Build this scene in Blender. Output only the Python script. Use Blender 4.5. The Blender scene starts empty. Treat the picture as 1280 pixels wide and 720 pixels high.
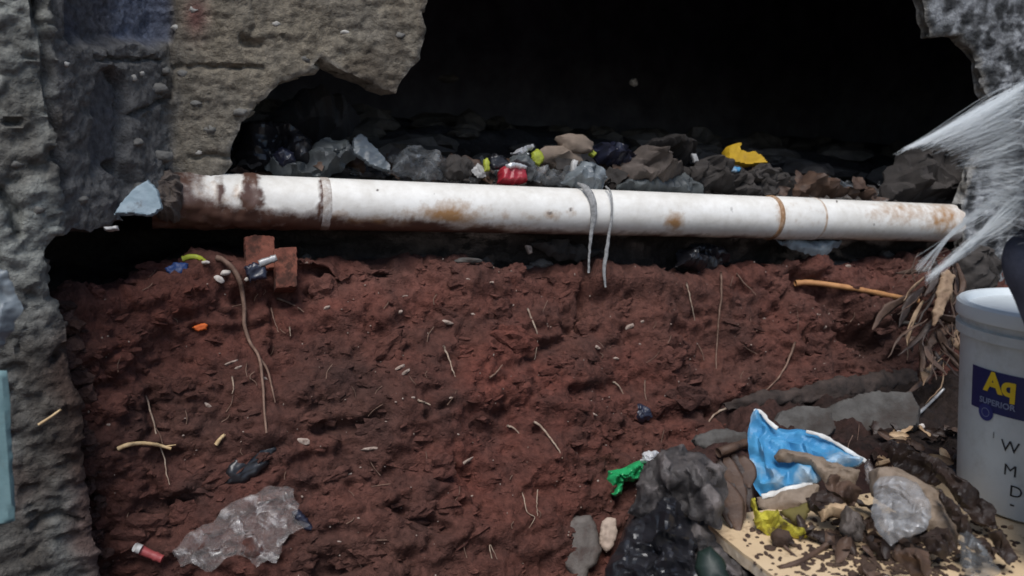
import bpy, math, random
import numpy as np
from mathutils import Vector
from mathutils.bvhtree import BVHTree

random.seed(7)
rng = np.random.default_rng(7)
SC = bpy.context.scene
COL = SC.collection

# ------------------------------------------------------------------ camera, sky, sun, exposure
PITCH = math.radians(10.0)
F = 1065.0                                   # focal length in photo pixels (1280 wide)
CAM = np.array([0.0, 0.0, 1.45])
cd = bpy.data.cameras.new('camera')
cam = bpy.data.objects.new('camera', cd)
COL.objects.link(cam)
cam.location = CAM
cam.rotation_euler = (math.pi / 2 - PITCH, 0, 0)
cd.sensor_fit = 'HORIZONTAL'
cd.angle = 2 * math.atan(640 / F)
cd.clip_start, cd.clip_end = 0.02, 500
cd.dof.use_dof = True
cd.dof.focus_distance = 1.7
cd.dof.aperture_fstop = 4.2
SC.camera = cam

SUN_EL, SUN_AZ = math.radians(58), math.radians(188)     # from behind and above the camera
w = bpy.data.worlds.new('World')
SC.world = w
w.use_nodes = True
nt = w.node_tree
sky = nt.nodes.new('ShaderNodeTexSky')
sky.sky_type = 'NISHITA'
sky.sun_disc = False
sky.sun_elevation = SUN_EL
sky.sun_rotation = SUN_AZ
nt.links.new(sky.outputs[0], nt.nodes['Background'].inputs[0])
nt.nodes['Background'].inputs[1].default_value = 0.12

sl = bpy.data.lights.new('sun', 'SUN')
sl.energy = 3.35
sl.angle = math.radians(30)
sl.color = (1.0, 0.985, 0.965)
sun = bpy.data.objects.new('sun', sl)
COL.objects.link(sun)
to_sun = Vector((math.sin(SUN_AZ) * math.cos(SUN_EL), math.cos(SUN_AZ) * math.cos(SUN_EL), math.sin(SUN_EL)))
sun.rotation_euler = to_sun.to_track_quat('Z', 'Y').to_euler()
sun.location = (0, -2, 5)

SC.view_settings.view_transform = 'Standard'
SC.view_settings.look = 'None'
SC.view_settings.exposure = 0.0
SC.view_settings.gamma = 1.0
SC.view_settings.use_curve_mapping = False
SC.cycles.max_bounces = 6
SC.cycles.transparent_max_bounces = 12
SC.cycles.filter_width = 1.6

# ------------------------------------------------------------------ projection helpers
sp, cp = math.sin(PITCH), math.cos(PITCH)
RIGHT, UP, FWD = np.array([1., 0, 0]), np.array([0, sp, cp]), np.array([0, cp, -sp])


def ray(u, v):
    return RIGHT * ((u - 640) / F) + UP * ((360 - v) / F) + FWD


def at(u, v, depth):
    return CAM + ray(u, v) * depth


def proj(P):
    q = np.asarray(P) - CAM
    d = q @ FWD
    d = np.where(np.abs(d) < 1e-3, 1e-3, d)
    return 640 + F * (q @ RIGHT) / d, 360 - F * (q @ UP) / d, d


PIPE0, PIPE1 = at(280, 251, 1.75), at(1190, 279, 2.52)
ES = PIPE1 - PIPE0
ES[2] = 0
LS = np.linalg.norm(ES)
ES /= LS
EN = np.array([ES[1], -ES[0], 0.0])          # out of the wall, towards the camera


def on_plane(u, v, P0, N):
    d = ray(u, v)
    return CAM + d * (((P0 - CAM) @ N) / (d @ N))


def wp(u, v, n=0.0):                          # the point of the pixel's ray n metres in front of the pipe's vertical plane
    return on_plane(u, v, PIPE0 + EN * n, EN)


def sn(P):
    q = P - PIPE0
    return q @ ES, q @ EN


# ------------------------------------------------------------------ noise
def _h(i, j, k, seed):
    n = (i.astype(np.int64) * 374761393 + j.astype(np.int64) * 668265263 + k.astype(np.int64) * 2147483647 + seed * 974634777) & 0xFFFFFFFF
    n = ((n ^ (n >> 13)) * 1274126177) & 0xFFFFFFFF
    n = ((n ^ (n >> 16)) * 2246822519) & 0xFFFFFFFF
    return n ^ (n >> 15)


_G = rng.normal(size=(256, 3))
_G /= np.linalg.norm(_G, axis=1)[:, None]


def perlin(P, seed=0):
    P = np.asarray(P, float)
    b = np.floor(P).astype(np.int64)
    f = P - b
    s = f * f * f * (f * (f * 6 - 15) + 10)
    out = 0
    for dx in (0, 1):
        for dy in (0, 1):
            for dz in (0, 1):
                g = _G[(_h(b[:, 0] + dx, b[:, 1] + dy, b[:, 2] + dz, seed) & 255)]
                r = g[:, 0] * (f[:, 0] - dx) + g[:, 1] * (f[:, 1] - dy) + g[:, 2] * (f[:, 2] - dz)
                wgt = (s[:, 0] if dx else 1 - s[:, 0]) * (s[:, 1] if dy else 1 - s[:, 1]) * (s[:, 2] if dz else 1 - s[:, 2])
                out = out + r * wgt
    return out * 1.5


def fbm(P, o=4, seed=0, gain=0.5):
    a, t, sc = 1.0, 0, 1.0
    for i in range(o):
        t = t + a * perlin(np.asarray(P) * sc + i * 7.3, seed + i)
        a *= gain
        sc *= 2.03
    return t


def ridged(P, o=3, seed=0):
    a, t, sc = 1.0, 0, 1.0
    for i in range(o):
        t = t + a * (1 - 2 * np.abs(perlin(np.asarray(P) * sc + i * 3.1, seed + i)))
        a *= 0.5
        sc *= 2.1
    return t


def worley(P, seed=0):
    P = np.asarray(P, float)
    b = np.floor(P).astype(np.int64)
    d1 = np.full(len(P), 9.0)
    d2 = np.full(len(P), 9.0)
    idv = np.zeros(len(P))
    for dx in (-1, 0, 1):
        for dy in (-1, 0, 1):
            for dz in (-1, 0, 1):
                c = b + [dx, dy, dz]
                h = _h(c[:, 0], c[:, 1], c[:, 2], seed)
                q = c + np.stack([(h & 255) / 255, ((h >> 8) & 255) / 255, ((h >> 16) & 255) / 255], 1)
                d = np.linalg.norm(P - q, axis=1)
                near = d < d1
                d2 = np.where(near, d1, np.minimum(d2, d))
                idv = np.where(near, ((h >> 20) & 255) / 255, idv)
                d1 = np.minimum(d1, d)
    return d1, d2, idv


def creases(xy, freq, seed, n=6):             # straight sharp folds, as in paper and film
    r = np.random.default_rng(seed)
    t = 0
    for i in range(n):
        a = r.uniform(0, math.pi)
        f = freq * r.uniform(0.4, 1.7)
        wob = 0.35 * perlin(np.c_[xy * freq * 0.35, np.full(len(xy), seed + i * 1.7)], seed + i)
        x = (xy[:, 0] * math.cos(a) + xy[:, 1] * math.sin(a)) * f + r.uniform(0, 9) + wob
        t = t + (np.abs(x - np.floor(x) - 0.5) * 4 - 1) / f * freq
    return t / n


def crumple(g, wf, seed, fa=None):
    """pinched folds of film: stretched ridges at three sizes over straight creases."""
    r = np.random.default_rng(seed + 500)
    t = 0
    for k, (amp, sc) in enumerate(((0.9, 0.42), (0.55, 1.0), (0.28, 2.3))):
        a = r.uniform(0, math.pi) if fa is None else fa + r.uniform(-0.35, 0.35)
        x = g[:, 0] * math.cos(a) + g[:, 1] * math.sin(a)
        y = -g[:, 0] * math.sin(a) + g[:, 1] * math.cos(a)
        q_ = np.c_[x * wf * sc * (0.45 if fa is None else 0.22), y * wf * sc, np.full(len(g), seed * 1.9 + k)]
        q_[:, 1] += 0.8 * perlin(np.c_[g * wf * sc * 0.5, np.full(len(g), seed + 3.3)], seed + k)
        t = t + amp * (1 - 3.2 * np.abs(perlin(q_, seed + k)))
    return t * 0.75 + 0.9 * creases(g, wf, seed)


def sstep(a, b, x):
    t = np.clip((x - a) / (b - a), 0, 1)
    return t * t * (3 - 2 * t)


# ------------------------------------------------------------------ mesh helpers
def mk(name, V, faces, mat, parent=None, origin=None, smooth=True, sharp=None, colors=None, kind=None):
    V = np.asarray(V, float)
    me = bpy.data.meshes.new(name)
    if parent is not None:
        off = np.array(parent['_o'])
        loc = (0, 0, 0)
    else:
        off = V.mean(0) if origin is None else np.asarray(origin, float)
        loc = off
    me.from_pydata((V - off).tolist(), [], faces.tolist() if isinstance(faces, np.ndarray) else faces)
    me.validate()
    if mat is not None:
        me.materials.append(mat)
    if smooth:
        me.shade_smooth()
        if sharp:
            me.set_sharp_from_angle(angle=math.radians(sharp))
    if colors:
        for cn, arr in colors.items():
            if len(me.vertices) != len(V):
                continue
            arr = np.asarray(arr, np.float32)
            if arr.ndim == 1:
                a = me.attributes.new(cn, 'FLOAT', 'POINT')
                a.data.foreach_set('value', arr)
            else:
                a = me.attributes.new(cn, 'FLOAT_COLOR', 'POINT')
                a.data.foreach_set('color', np.c_[arr, np.ones(len(arr))].astype(np.float32).ravel())
    o = bpy.data.objects.new(name, me)
    COL.objects.link(o)
    if parent is not None:
        o.parent = parent
    else:
        o.location = loc
    o['_o'] = [float(x) for x in off]
    if kind:
        o['kind'] = kind
    return o


def tag(o, label, cat, group=None):
    o['label'] = label
    o['category'] = cat
    if group:
        o['group'] = group
    return o


def root(name, loc, label, cat, group=None):
    o = bpy.data.objects.new(name, None)
    COL.objects.link(o)
    o.location = loc
    o['_o'] = [float(x) for x in loc]
    return tag(o, label, cat, group)


def grid_faces(ni, nj, wrap=False):
    i, j = np.meshgrid(np.arange(ni - 1), np.arange(nj if wrap else nj - 1), indexing='ij')
    j2 = (j + 1) % nj
    return np.stack([i * nj + j, (i + 1) * nj + j, (i + 1) * nj + j2, i * nj + j2], -1).reshape(-1, 4)


def catmull(pts, per=8):
    P = np.asarray(pts, float)
    if len(P) < 3:
        t = np.linspace(0, 1, per + 1)[:, None]
        return P[0] * (1 - t) + P[-1] * t
    Q = np.vstack([2 * P[0] - P[1], P, 2 * P[-1] - P[-2]])
    out = []
    for i in range(1, len(Q) - 2):
        for t in np.linspace(0, 1, per, endpoint=False):
            a, b, c, d = Q[i - 1:i + 3]
            out.append(0.5 * (2 * b + (c - a) * t + (2 * a - 5 * b + 4 * c - d) * t * t + (3 * b - a - 3 * c + d) * t ** 3))
    out.append(P[-1])
    return np.array(out)


def tube_geo(pts, ra, rb=None, sides=6, face=None):
    """closed tube; ra across, rb along the facing direction (a flat strip when rb is small)."""
    P = np.asarray(pts, float)
    n = len(P)
    ra = np.broadcast_to(np.asarray(ra, float), (n,))
    rb = ra if rb is None else np.broadcast_to(np.asarray(rb, float), (n,))
    T = np.gradient(P, axis=0)
    T /= np.linalg.norm(T, axis=1)[:, None] + 1e-12
    ref = (CAM - P) if face is None else np.broadcast_to(face, P.shape)
    A = np.cross(T, ref)
    A /= np.linalg.norm(A, axis=1)[:, None] + 1e-12
    B = np.cross(A, T)
    th = np.linspace(0, 2 * math.pi, sides, endpoint=False)
    V = P[:, None] + A[:, None] * (np.cos(th)[None, :, None] * ra[:, None, None]) + B[:, None] * (np.sin(th)[None, :, None] * rb[:, None, None])
    f = grid_faces(n, sides, True).tolist()
    f.append(list(range(sides))[::-1])
    f.append([(n - 1) * sides + k for k in range(sides)])
    return V.reshape(-1, 3), f


def join_geo(parts):
    V, Fc, o = [], [], 0
    for v, f in parts:
        V.append(v)
        Fc += [[k + o for k in q] for q in (f.tolist() if isinstance(f, np.ndarray) else f)]
        o += len(v)
    return np.vstack(V), Fc


def poly_sdf(poly, pts):
    poly = np.asarray(poly, float)
    A, B = poly, np.roll(poly, -1, 0)
    best = np.full(len(pts), 1e18)
    cl = np.zeros((len(pts), 2))
    ins = np.zeros(len(pts), bool)
    for a, b in zip(A, B):
        e = b - a
        L = e @ e + 1e-18
        t = np.clip(((pts - a) @ e) / L, 0, 1)
        c = a + t[:, None] * e
        d = ((pts - c) ** 2).sum(1)
        m = d < best
        best[m] = d[m]
        cl[m] = c[m]
        if a[1] != b[1]:
            cond = (a[1] > pts[:, 1]) != (b[1] > pts[:, 1])
            ins ^= cond & (pts[:, 0] < (b[0] - a[0]) * (pts[:, 1] - a[1]) / (b[1] - a[1]) + a[0])
    return np.where(ins, 1, -1) * np.sqrt(best), cl


def rough_poly(poly, step, amp, seed):
    """subdivide a closed outline and shake it."""
    P = np.asarray(poly, float)
    out = []
    for a, b in zip(P, np.roll(P, -1, 0)):
        n = max(1, int(np.linalg.norm(b - a) / step))
        for k in range(n):
            out.append(a + (b - a) * k / n)
    out = np.array(out)
    q = np.c_[out / (step * 3), np.full(len(out), seed * 1.3)]
    q2 = np.c_[out / (step * 1.1), np.full(len(out), seed * 2.3)]
    out[:, 0] += amp * (perlin(q, seed) * 1.3 + 0.6 * perlin(q2, seed + 5))
    out[:, 1] += amp * (perlin(q, seed + 1) * 1.3 + 0.6 * perlin(q2, seed + 6))
    return out


def grid_clip(poly, xs, ys):
    """quads of the grid inside an outline, rim vertices moved onto it: (xy, quads, depth inside, rim edges)."""
    X, Y = np.meshgrid(xs, ys, indexing='ij')
    pts = np.c_[X.ravel(), Y.ravel()]
    hx, hy = np.gradient(xs), np.gradient(ys)
    h = np.minimum(hx[:, None], hy[None, :]).ravel()
    d, cl = poly_sdf(poly, pts)
    keep = (d > -0.5 * h).reshape(X.shape)
    cell = keep[:-1, :-1] & keep[1:, :-1] & keep[1:, 1:] & keep[:-1, 1:]
    ny = len(ys)
    I, J = np.nonzero(cell)
    q = np.stack([I * ny + J, (I + 1) * ny + J, (I + 1) * ny + J + 1, I * ny + J + 1], 1)
    e = np.concatenate([q[:, [0, 1]], q[:, [1, 2]], q[:, [2, 3]], q[:, [3, 0]]])
    key = np.sort(e, 1)
    _, inv, cnt = np.unique(key[:, 0] * 10 ** 8 + key[:, 1], return_inverse=True, return_counts=True)
    rim = e[cnt[inv.ravel()] == 1]
    used = np.unique(q)
    mp = np.full(len(pts), -1)
    mp[used] = np.arange(len(used))
    rv = np.unique(rim)
    ok = np.abs(d[rv]) < 1.8 * np.maximum(hx[:, None] + 0 * hy, hy[None, :] + 0 * hx[:, None]).ravel()[rv]
    pts[rv[ok]] = cl[rv[ok]]
    d[rv] = 0
    return pts[used], mp[q], np.maximum(d[used], 0), mp[rim]


def slab_geo(Fr, Bk, q, rim):
    n = len(Fr)
    side = np.stack([rim[:, 1], rim[:, 0], rim[:, 0] + n, rim[:, 1] + n], 1)
    return np.vstack([Fr, Bk]), np.vstack([q, q[:, ::-1] + n, side])


# ------------------------------------------------------------------ materials
def mat(name, col, col2=None, rough=0.75, scale=25, bump=0.3, bscale=120, spec=0.4, alpha=1.0, metal=0.0,
        dirt=None, dirt_amt=0.5, dirt_scale=18, attr=None, dist=0.004, sharpness=0.12, fold=None, worn=None):
    m = bpy.data.materials.new(name)
    m.use_nodes = True
    N, L = m.node_tree.nodes, m.node_tree.links
    b = N['Principled BSDF']
    tc = N.new('ShaderNodeTexCoord')

    def noise(s, det=6, ro=0.6):
        t = N.new('ShaderNodeTexNoise')
        t.inputs['Scale'].default_value = s
        t.inputs['Detail'].default_value = det
        t.inputs['Roughness'].default_value = ro
        L.new(tc.outputs['Object'], t.inputs['Vector'])
        return t

    def ramp(src, lo, hi):
        r = N.new('ShaderNodeMapRange')
        r.inputs['From Min'].default_value = lo
        r.inputs['From Max'].default_value = hi
        L.new(src, r.inputs['Value'])
        return r.outputs['Result']

    def mix(fac, a, c):
        x = N.new('ShaderNodeMix')
        x.data_type = 'RGBA'
        L.new(fac, x.inputs['Factor'])
        for s, val in ((6, a), (7, c)):
            if isinstance(val, tuple):
                x.inputs[s].default_value = (*val, 1)
            else:
                L.new(val, x.inputs[s])
        return x.outputs[2]

    col2 = col2 or tuple(c * 0.6 for c in col)
    c = mix(ramp(noise(scale).outputs['Fac'], 0.35, 0.65), col, col2)
    if attr:
        a = N.new('ShaderNodeAttribute')
        a.attribute_name = attr
        x = N.new('ShaderNodeMix')
        x.data_type = 'RGBA'
        x.blend_type = 'MULTIPLY'
        x.inputs['Factor'].default_value = 1
        L.new(c, x.inputs[6])
        L.new(a.outputs['Color'], x.inputs[7])
        c = x.outputs[2]
    rsrc = None
    if dirt:
        f = ramp(noise(dirt_scale, 8, 0.7).outputs['Fac'], 0.62 - 0.3 * dirt_amt, 0.62 - 0.3 * dirt_amt + sharpness)
        c = mix(f, c, dirt)
        r = N.new('ShaderNodeMapRange')
        r.inputs['To Min'].default_value = rough
        r.inputs['To Max'].default_value = 0.95
        L.new(f, r.inputs['Value'])
        rsrc = r.outputs['Result']
        if alpha < 1:
            r = N.new('ShaderNodeMapRange')
            r.inputs['To Min'].default_value = alpha
            r.inputs['To Max'].default_value = min(1, alpha + 0.35)
            L.new(f, r.inputs['Value'])
            L.new(r.outputs['Result'], b.inputs['Alpha'])
    if worn:                                  # plastic whitens and gathers dust along its creases
        a = N.new('ShaderNodeAttribute')
        a.attribute_name = 'fold'
        k = N.new('ShaderNodeMath')
        k.operation = 'MULTIPLY'
        L.new(a.outputs['Fac'], k.inputs[0])
        L.new(ramp(noise(40).outputs['Fac'], 0.3, 0.7), k.inputs[1])
        c = mix(k.outputs[0], c, worn)
    L.new(c, b.inputs['Base Color'])
    b.inputs['Roughness'].default_value = rough
    if rsrc:
        L.new(rsrc, b.inputs['Roughness'])
    b.inputs['Specular IOR Level'].default_value = spec
    b.inputs['Metallic'].default_value = metal
    if alpha < 1 and not dirt:
        b.inputs['Alpha'].default_value = alpha
    if fold:                                  # doubled-over folds of a film let less through
        a = N.new('ShaderNodeAttribute')
        a.attribute_name = 'fold'
        r = N.new('ShaderNodeMapRange')
        r.inputs['To Min'].default_value = alpha
        r.inputs['To Max'].default_value = fold
        L.new(a.outputs['Fac'], r.inputs['Value'])
        for k in list(b.inputs['Alpha'].links):
            L.remove(k)
        L.new(r.outputs['Result'], b.inputs['Alpha'])
    if bump:
        bp = N.new('ShaderNodeBump')
        bp.inputs['Strength'].default_value = bump
        bp.inputs['Distance'].default_value = dist
        L.new(noise(bscale, 8, 0.65).outputs['Fac'], bp.inputs['Height'])
        L.new(bp.outputs['Normal'], b.inputs['Normal'])
    m['b'] = 1
    return m


M_EARTH = mat('red_earth', (1.08, 1.08, 1.08), (0.60, 0.58, 0.58), rough=0.9, scale=64, bump=1.0, bscale=140, attr='tint', dist=0.009, spec=0.25, dirt=(0.036, 0.019, 0.016), dirt_amt=0.18, dirt_scale=48, sharpness=0.3)
M_CONC = mat('rough_concrete', (1.1, 1.1, 1.1), (0.6, 0.6, 0.61), rough=0.92, scale=70, bump=1.0, bscale=150, attr='tint', dist=0.009, spec=0.2)
M_CAVE = mat('cavity_masonry', (0.16, 0.165, 0.21), (0.09, 0.095, 0.125), rough=0.95, scale=8, bump=0.5, bscale=30, spec=0.1)  # cavity lining: dark bluish grey, mottled by noise
MUD = (0.055, 0.022, 0.015)
M = {
    'clod': mat('earth_clod', (0.10, 0.037, 0.029), (0.06, 0.023, 0.018), rough=0.95, scale=9, bump=0.6, bscale=160, spec=0.15),
    'grit': mat('pale_grit_stone', (0.50, 0.48, 0.44), (0.34, 0.32, 0.29), rough=0.85, scale=60, bump=0.5, bscale=200),
    'agg': mat('aggregate', (0.20, 0.19, 0.175), (0.13, 0.125, 0.115), rough=0.9, scale=60, bump=0.7, bscale=180),
    'mudlump': mat('mud_mortar', (0.15, 0.122, 0.105), (0.10, 0.075, 0.062), rough=0.95, scale=40, bump=0.9, bscale=120, dist=0.008),
    'root': mat('pale_root', (0.42, 0.33, 0.25), (0.22, 0.14, 0.10), rough=0.8, scale=60, bump=0.4, bscale=300),
    'rootbrown': mat('brown_root', (0.24, 0.15, 0.11), (0.12, 0.07, 0.05), rough=0.8, scale=50, bump=0.4, bscale=300),
    'straw': mat('straw', (0.62, 0.46, 0.26), (0.40, 0.27, 0.14), rough=0.7, scale=50, bump=0.3, bscale=250),
    'stick': mat('peeled_wood', (0.50, 0.25, 0.10), (0.34, 0.15, 0.06), rough=0.65, scale=30, bump=0.3, bscale=200),
    'chip': mat('pale_chip', (0.40, 0.32, 0.27), (0.22, 0.16, 0.13), rough=0.8, scale=80, bump=0.4, bscale=250, dirt=MUD, dirt_amt=0.2, dirt_scale=90),
    'shell': mat('white_shell', (0.62, 0.57, 0.53), (0.42, 0.37, 0.33), rough=0.6, scale=80, bump=0.2),
    'brick': mat('terracotta', (0.22, 0.075, 0.048), (0.14, 0.045, 0.03), rough=0.9, scale=35, bump=0.6, bscale=180, dirt=MUD, dirt_amt=0.5, dirt_scale=22),
    'flake': mat('blue_grey_plastic', (0.22, 0.29, 0.33), (0.16, 0.21, 0.25), rough=0.55, scale=18, bump=0.25, bscale=90, dirt=(0.1, 0.09, 0.08), dirt_amt=0.2),
    'teal': mat('teal_plastic', (0.13, 0.21, 0.22), (0.09, 0.16, 0.17), rough=0.7, scale=18, bump=0.2, bscale=90, dirt=(0.11, 0.115, 0.105), dirt_amt=0.3, dirt_scale=14, sharpness=0.3),
    'black': mat('black_plastic', (0.010, 0.010, 0.013), (0.020, 0.019, 0.022), rough=0.34, scale=20, bump=0.25, bscale=60, spec=0.5, dist=0.003),
    'blackdull': mat('black_rubber', (0.02, 0.02, 0.024), (0.03, 0.028, 0.03), rough=0.7, scale=20, bump=0.3),
    'greyblack': mat('dusty_black_bag', (0.075, 0.066, 0.063), (0.018, 0.016, 0.017), rough=0.62, scale=26, bump=0.8, bscale=90, spec=0.35, dirt=(0.15, 0.125, 0.115), dirt_amt=0.35, dirt_scale=18, sharpness=0.3, worn=(0.22, 0.19, 0.18)),
    'film': mat('clear_film', (0.58, 0.54, 0.52), (0.48, 0.43, 0.41), rough=0.13, scale=20, bump=0.35, bscale=70, spec=1.0, alpha=0.09, fold=0.6, dirt=(0.30, 0.20, 0.17), dirt_amt=0.22, dirt_scale=14, dist=0.006, sharpness=0.5),
    'filmgrey': mat('dusty_film', (0.24, 0.25, 0.26), (0.13, 0.14, 0.15), rough=0.25, scale=30, bump=0.4, bscale=80, spec=1.0, alpha=0.28, fold=0.85, dirt=(0.11, 0.10, 0.09), dirt_amt=0.35, dirt_scale=20, sharpness=0.3),
    'haze_film': mat('cloudy_film', (0.46, 0.46, 0.47), (0.30, 0.29, 0.29), rough=0.3, scale=22, bump=0.35, bscale=80, spec=1.0, alpha=0.42, fold=0.9, dirt=(0.26, 0.20, 0.16), dirt_amt=0.2, dirt_scale=14, sharpness=0.4),
    'foil': mat('silver_film', (0.62, 0.62, 0.63), (0.42, 0.42, 0.44), rough=0.3, scale=25, bump=0.3, bscale=80, metal=0.25, spec=0.8, dirt=(0.30, 0.24, 0.20), dirt_amt=0.12, dirt_scale=14),
    'greyplastic': mat('grey_plastic', (0.10, 0.11, 0.11), (0.05, 0.055, 0.06), rough=0.5, scale=20, bump=0.3, bscale=80),
    'bluegrey': mat('grey_blue_bag', (0.19, 0.215, 0.23), (0.11, 0.125, 0.14), rough=0.4, scale=20, bump=0.3, bscale=80, spec=0.6),
    'white': mat('white_plastic', (0.50, 0.49, 0.48), (0.30, 0.29, 0.28), rough=0.5, scale=30, bump=0.2),
    'lime': mat('lime_plastic', (0.38, 0.42, 0.045), (0.26, 0.29, 0.03), rough=0.5, scale=30, bump=0.2, dirt=(0.2, 0.16, 0.1), dirt_amt=0.1),
    'yellowcloth': mat('yellow_rag', (0.55, 0.49, 0.05), (0.36, 0.30, 0.03), rough=0.75, scale=60, bump=0.8, bscale=130, dirt=(0.20, 0.15, 0.08), dirt_amt=0.25, dirt_scale=26),
    'yellow': mat('yellow_card', (0.62, 0.38, 0.02), (0.48, 0.28, 0.02), rough=0.6, scale=20, bump=0.15, dirt=(0.2, 0.13, 0.05), dirt_amt=0.05),
    'orange': mat('orange_scrap', (0.75, 0.17, 0.03), (0.55, 0.10, 0.02), rough=0.6, scale=60, bump=0.2),
    'red': mat('red_tin', (0.36, 0.02, 0.035), (0.25, 0.015, 0.025), rough=0.4, scale=25, bump=0.25, bscale=60, spec=0.5),
    'redpink': mat('faded_red', (0.34, 0.07, 0.07), (0.26, 0.05, 0.05), rough=0.5, scale=50, bump=0.2),
    'blue': mat('blue_scrap', (0.02, 0.05, 0.17), (0.015, 0.035, 0.11), rough=0.5, scale=30, bump=0.2),
    'navy': mat('navy_plastic', (0.022, 0.024, 0.045), (0.012, 0.013, 0.026), rough=0.35, scale=20, bump=0.4, bscale=60, spec=0.6),
    'navycloth': mat('navy_cloth', (0.085, 0.092, 0.125), (0.06, 0.065, 0.09), rough=0.95, scale=30, bump=0.4, bscale=200, spec=0.1),
    'bluebag': mat('blue_bag', (0.075, 0.30, 0.52), (0.045, 0.21, 0.41), rough=0.5, scale=22, bump=0.25, bscale=90, dirt=(0.34, 0.34, 0.31), dirt_amt=0.24, dirt_scale=16, sharpness=0.3, worn=(0.5, 0.6, 0.66)),
    'bagback': mat('dirty_bag_lining', (0.26, 0.20, 0.15), (0.17, 0.125, 0.09), rough=0.7, scale=24, bump=0.4, dirt=(0.12, 0.08, 0.05), dirt_amt=0.3),
    'bagedge': mat('white_bag_hem', (0.72, 0.72, 0.70), (0.5, 0.48, 0.45), rough=0.6, scale=60, bump=0.4),
    'olive': mat('olive_card', (0.13, 0.105, 0.025), (0.09, 0.07, 0.02), rough=0.8, scale=30, bump=0.3),
    'green': mat('green_wrapper', (0.02, 0.36, 0.12), (0.015, 0.24, 0.08), rough=0.4, scale=22, bump=0.3, bscale=60, spec=0.6, dirt=(0.03, 0.04, 0.03), dirt_amt=0.12),
    'darkgreen': mat('dark_green_glass', (0.012, 0.024, 0.018), (0.008, 0.016, 0.013), rough=0.5, scale=20, bump=0.1),
    'stone': mat('tan_stone', (0.27, 0.205, 0.16), (0.17, 0.13, 0.10), rough=0.85, scale=20, bump=0.4, bscale=120),
    'slab': mat('grey_stone', (0.10, 0.094, 0.088), (0.05, 0.046, 0.042), rough=0.88, scale=20, bump=0.6, bscale=110, dirt=(0.045, 0.028, 0.022), dirt_amt=0.5, dirt_scale=11, sharpness=0.35),
    'rubble': mat('mixed_rubble', (0.13, 0.115, 0.105), (0.06, 0.052, 0.048), rough=0.85, scale=14, bump=0.5, bscale=120),
    'brownsack': mat('brown_sack', (0.115, 0.092, 0.08), (0.055, 0.044, 0.038), rough=0.7, scale=18, bump=0.5, bscale=90),
    'rag': mat('dark_rag', (0.055, 0.047, 0.043), (0.026, 0.022, 0.02), rough=0.85, scale=18, bump=0.5, bscale=110),
    'leaf': mat('dead_leaf', (0.105, 0.062, 0.042), (0.05, 0.029, 0.021), rough=0.6, scale=22, bump=0.5, bscale=90),
    'leafdark': mat('wet_dead_leaf', (0.040, 0.024, 0.018), (0.02, 0.013, 0.011), rough=0.5, scale=22, bump=0.5, bscale=90),
    'leaftan': mat('dry_grass_blade', (0.32, 0.22, 0.14), (0.17, 0.105, 0.065), rough=0.7, scale=22, bump=0.4, bscale=120),
    'rot': mat('rotten_wood', (0.060, 0.042, 0.035), (0.022, 0.016, 0.014), rough=0.9, scale=30, bump=0.9, bscale=90),
    'ply': mat('pale_plywood', (0.66, 0.50, 0.32), (0.55, 0.40, 0.24), rough=0.7, scale=7, bump=0.15, bscale=130, dirt=(0.16, 0.095, 0.055), dirt_amt=0.22, dirt_scale=13),
    'plyedge': mat('plywood_edge', (0.66, 0.55, 0.42), (0.46, 0.35, 0.24), rough=0.8, scale=40, bump=0.4),
    'woodchip': mat('wood_chips', (0.50, 0.36, 0.22), (0.26, 0.16, 0.09), rough=0.8, scale=26, bump=0.4),
    'mulch': mat('leaf_mould', (0.075, 0.045, 0.03), (0.035, 0.02, 0.015), rough=0.9, scale=26, bump=0.5),
    'sole': mat('grey_sole', (0.13, 0.112, 0.10), (0.075, 0.063, 0.057), rough=0.7, scale=26, bump=0.6, dirt=MUD, dirt_amt=0.4, dirt_scale=20, sharpness=0.3),
    'cream': mat('cream_shard', (0.46, 0.36, 0.29), (0.33, 0.25, 0.20), rough=0.7, scale=24, bump=0.4),
    'metal': mat('dull_metal', (0.42, 0.42, 0.42), (0.26, 0.25, 0.25), rough=0.45, metal=0.5, scale=60, bump=0.2),
    'bucket': mat('pale_grey_plastic', (0.56, 0.59, 0.59), (0.48, 0.51, 0.51), rough=0.42, scale=10, bump=0.12, bscale=60, spec=0.5, dirt=(0.28, 0.26, 0.22), dirt_amt=0.34, dirt_scale=12, sharpness=0.4),
    'lid': mat('white_lid', (0.66, 0.70, 0.71), (0.58, 0.62, 0.63), rough=0.4, scale=10, bump=0.12, bscale=60, dirt=(0.35, 0.35, 0.33), dirt_amt=0.1, dirt_scale=14, sharpness=0.3),
    'panel': mat('navy_label', (0.018, 0.022, 0.10), (0.014, 0.018, 0.08), rough=0.45, scale=20, bump=0.05),
    'ink': mat('black_ink', (0.02, 0.02, 0.025), rough=0.6, bump=0),
    'inkyellow': mat('yellow_ink', (0.72, 0.50, 0.02), (0.62, 0.43, 0.02), rough=0.5, bump=0),
    'inkpale': mat('pale_ink', (0.24, 0.27, 0.38), (0.18, 0.21, 0.31), rough=0.5, bump=0),
    'inkblue': mat('blue_ink', (0.03, 0.035, 0.17), (0.025, 0.03, 0.14), rough=0.5, bump=0),
    'fibre': mat('pale_fibre', (0.80, 0.83, 0.84), (0.68, 0.72, 0.74), rough=0.6, scale=20, bump=0, alpha=0.5),
    'twine': mat('grey_twine', (0.42, 0.42, 0.42), (0.20, 0.20, 0.20), rough=0.4, scale=120, bump=0.6, bscale=300, alpha=0.8),
}


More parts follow.
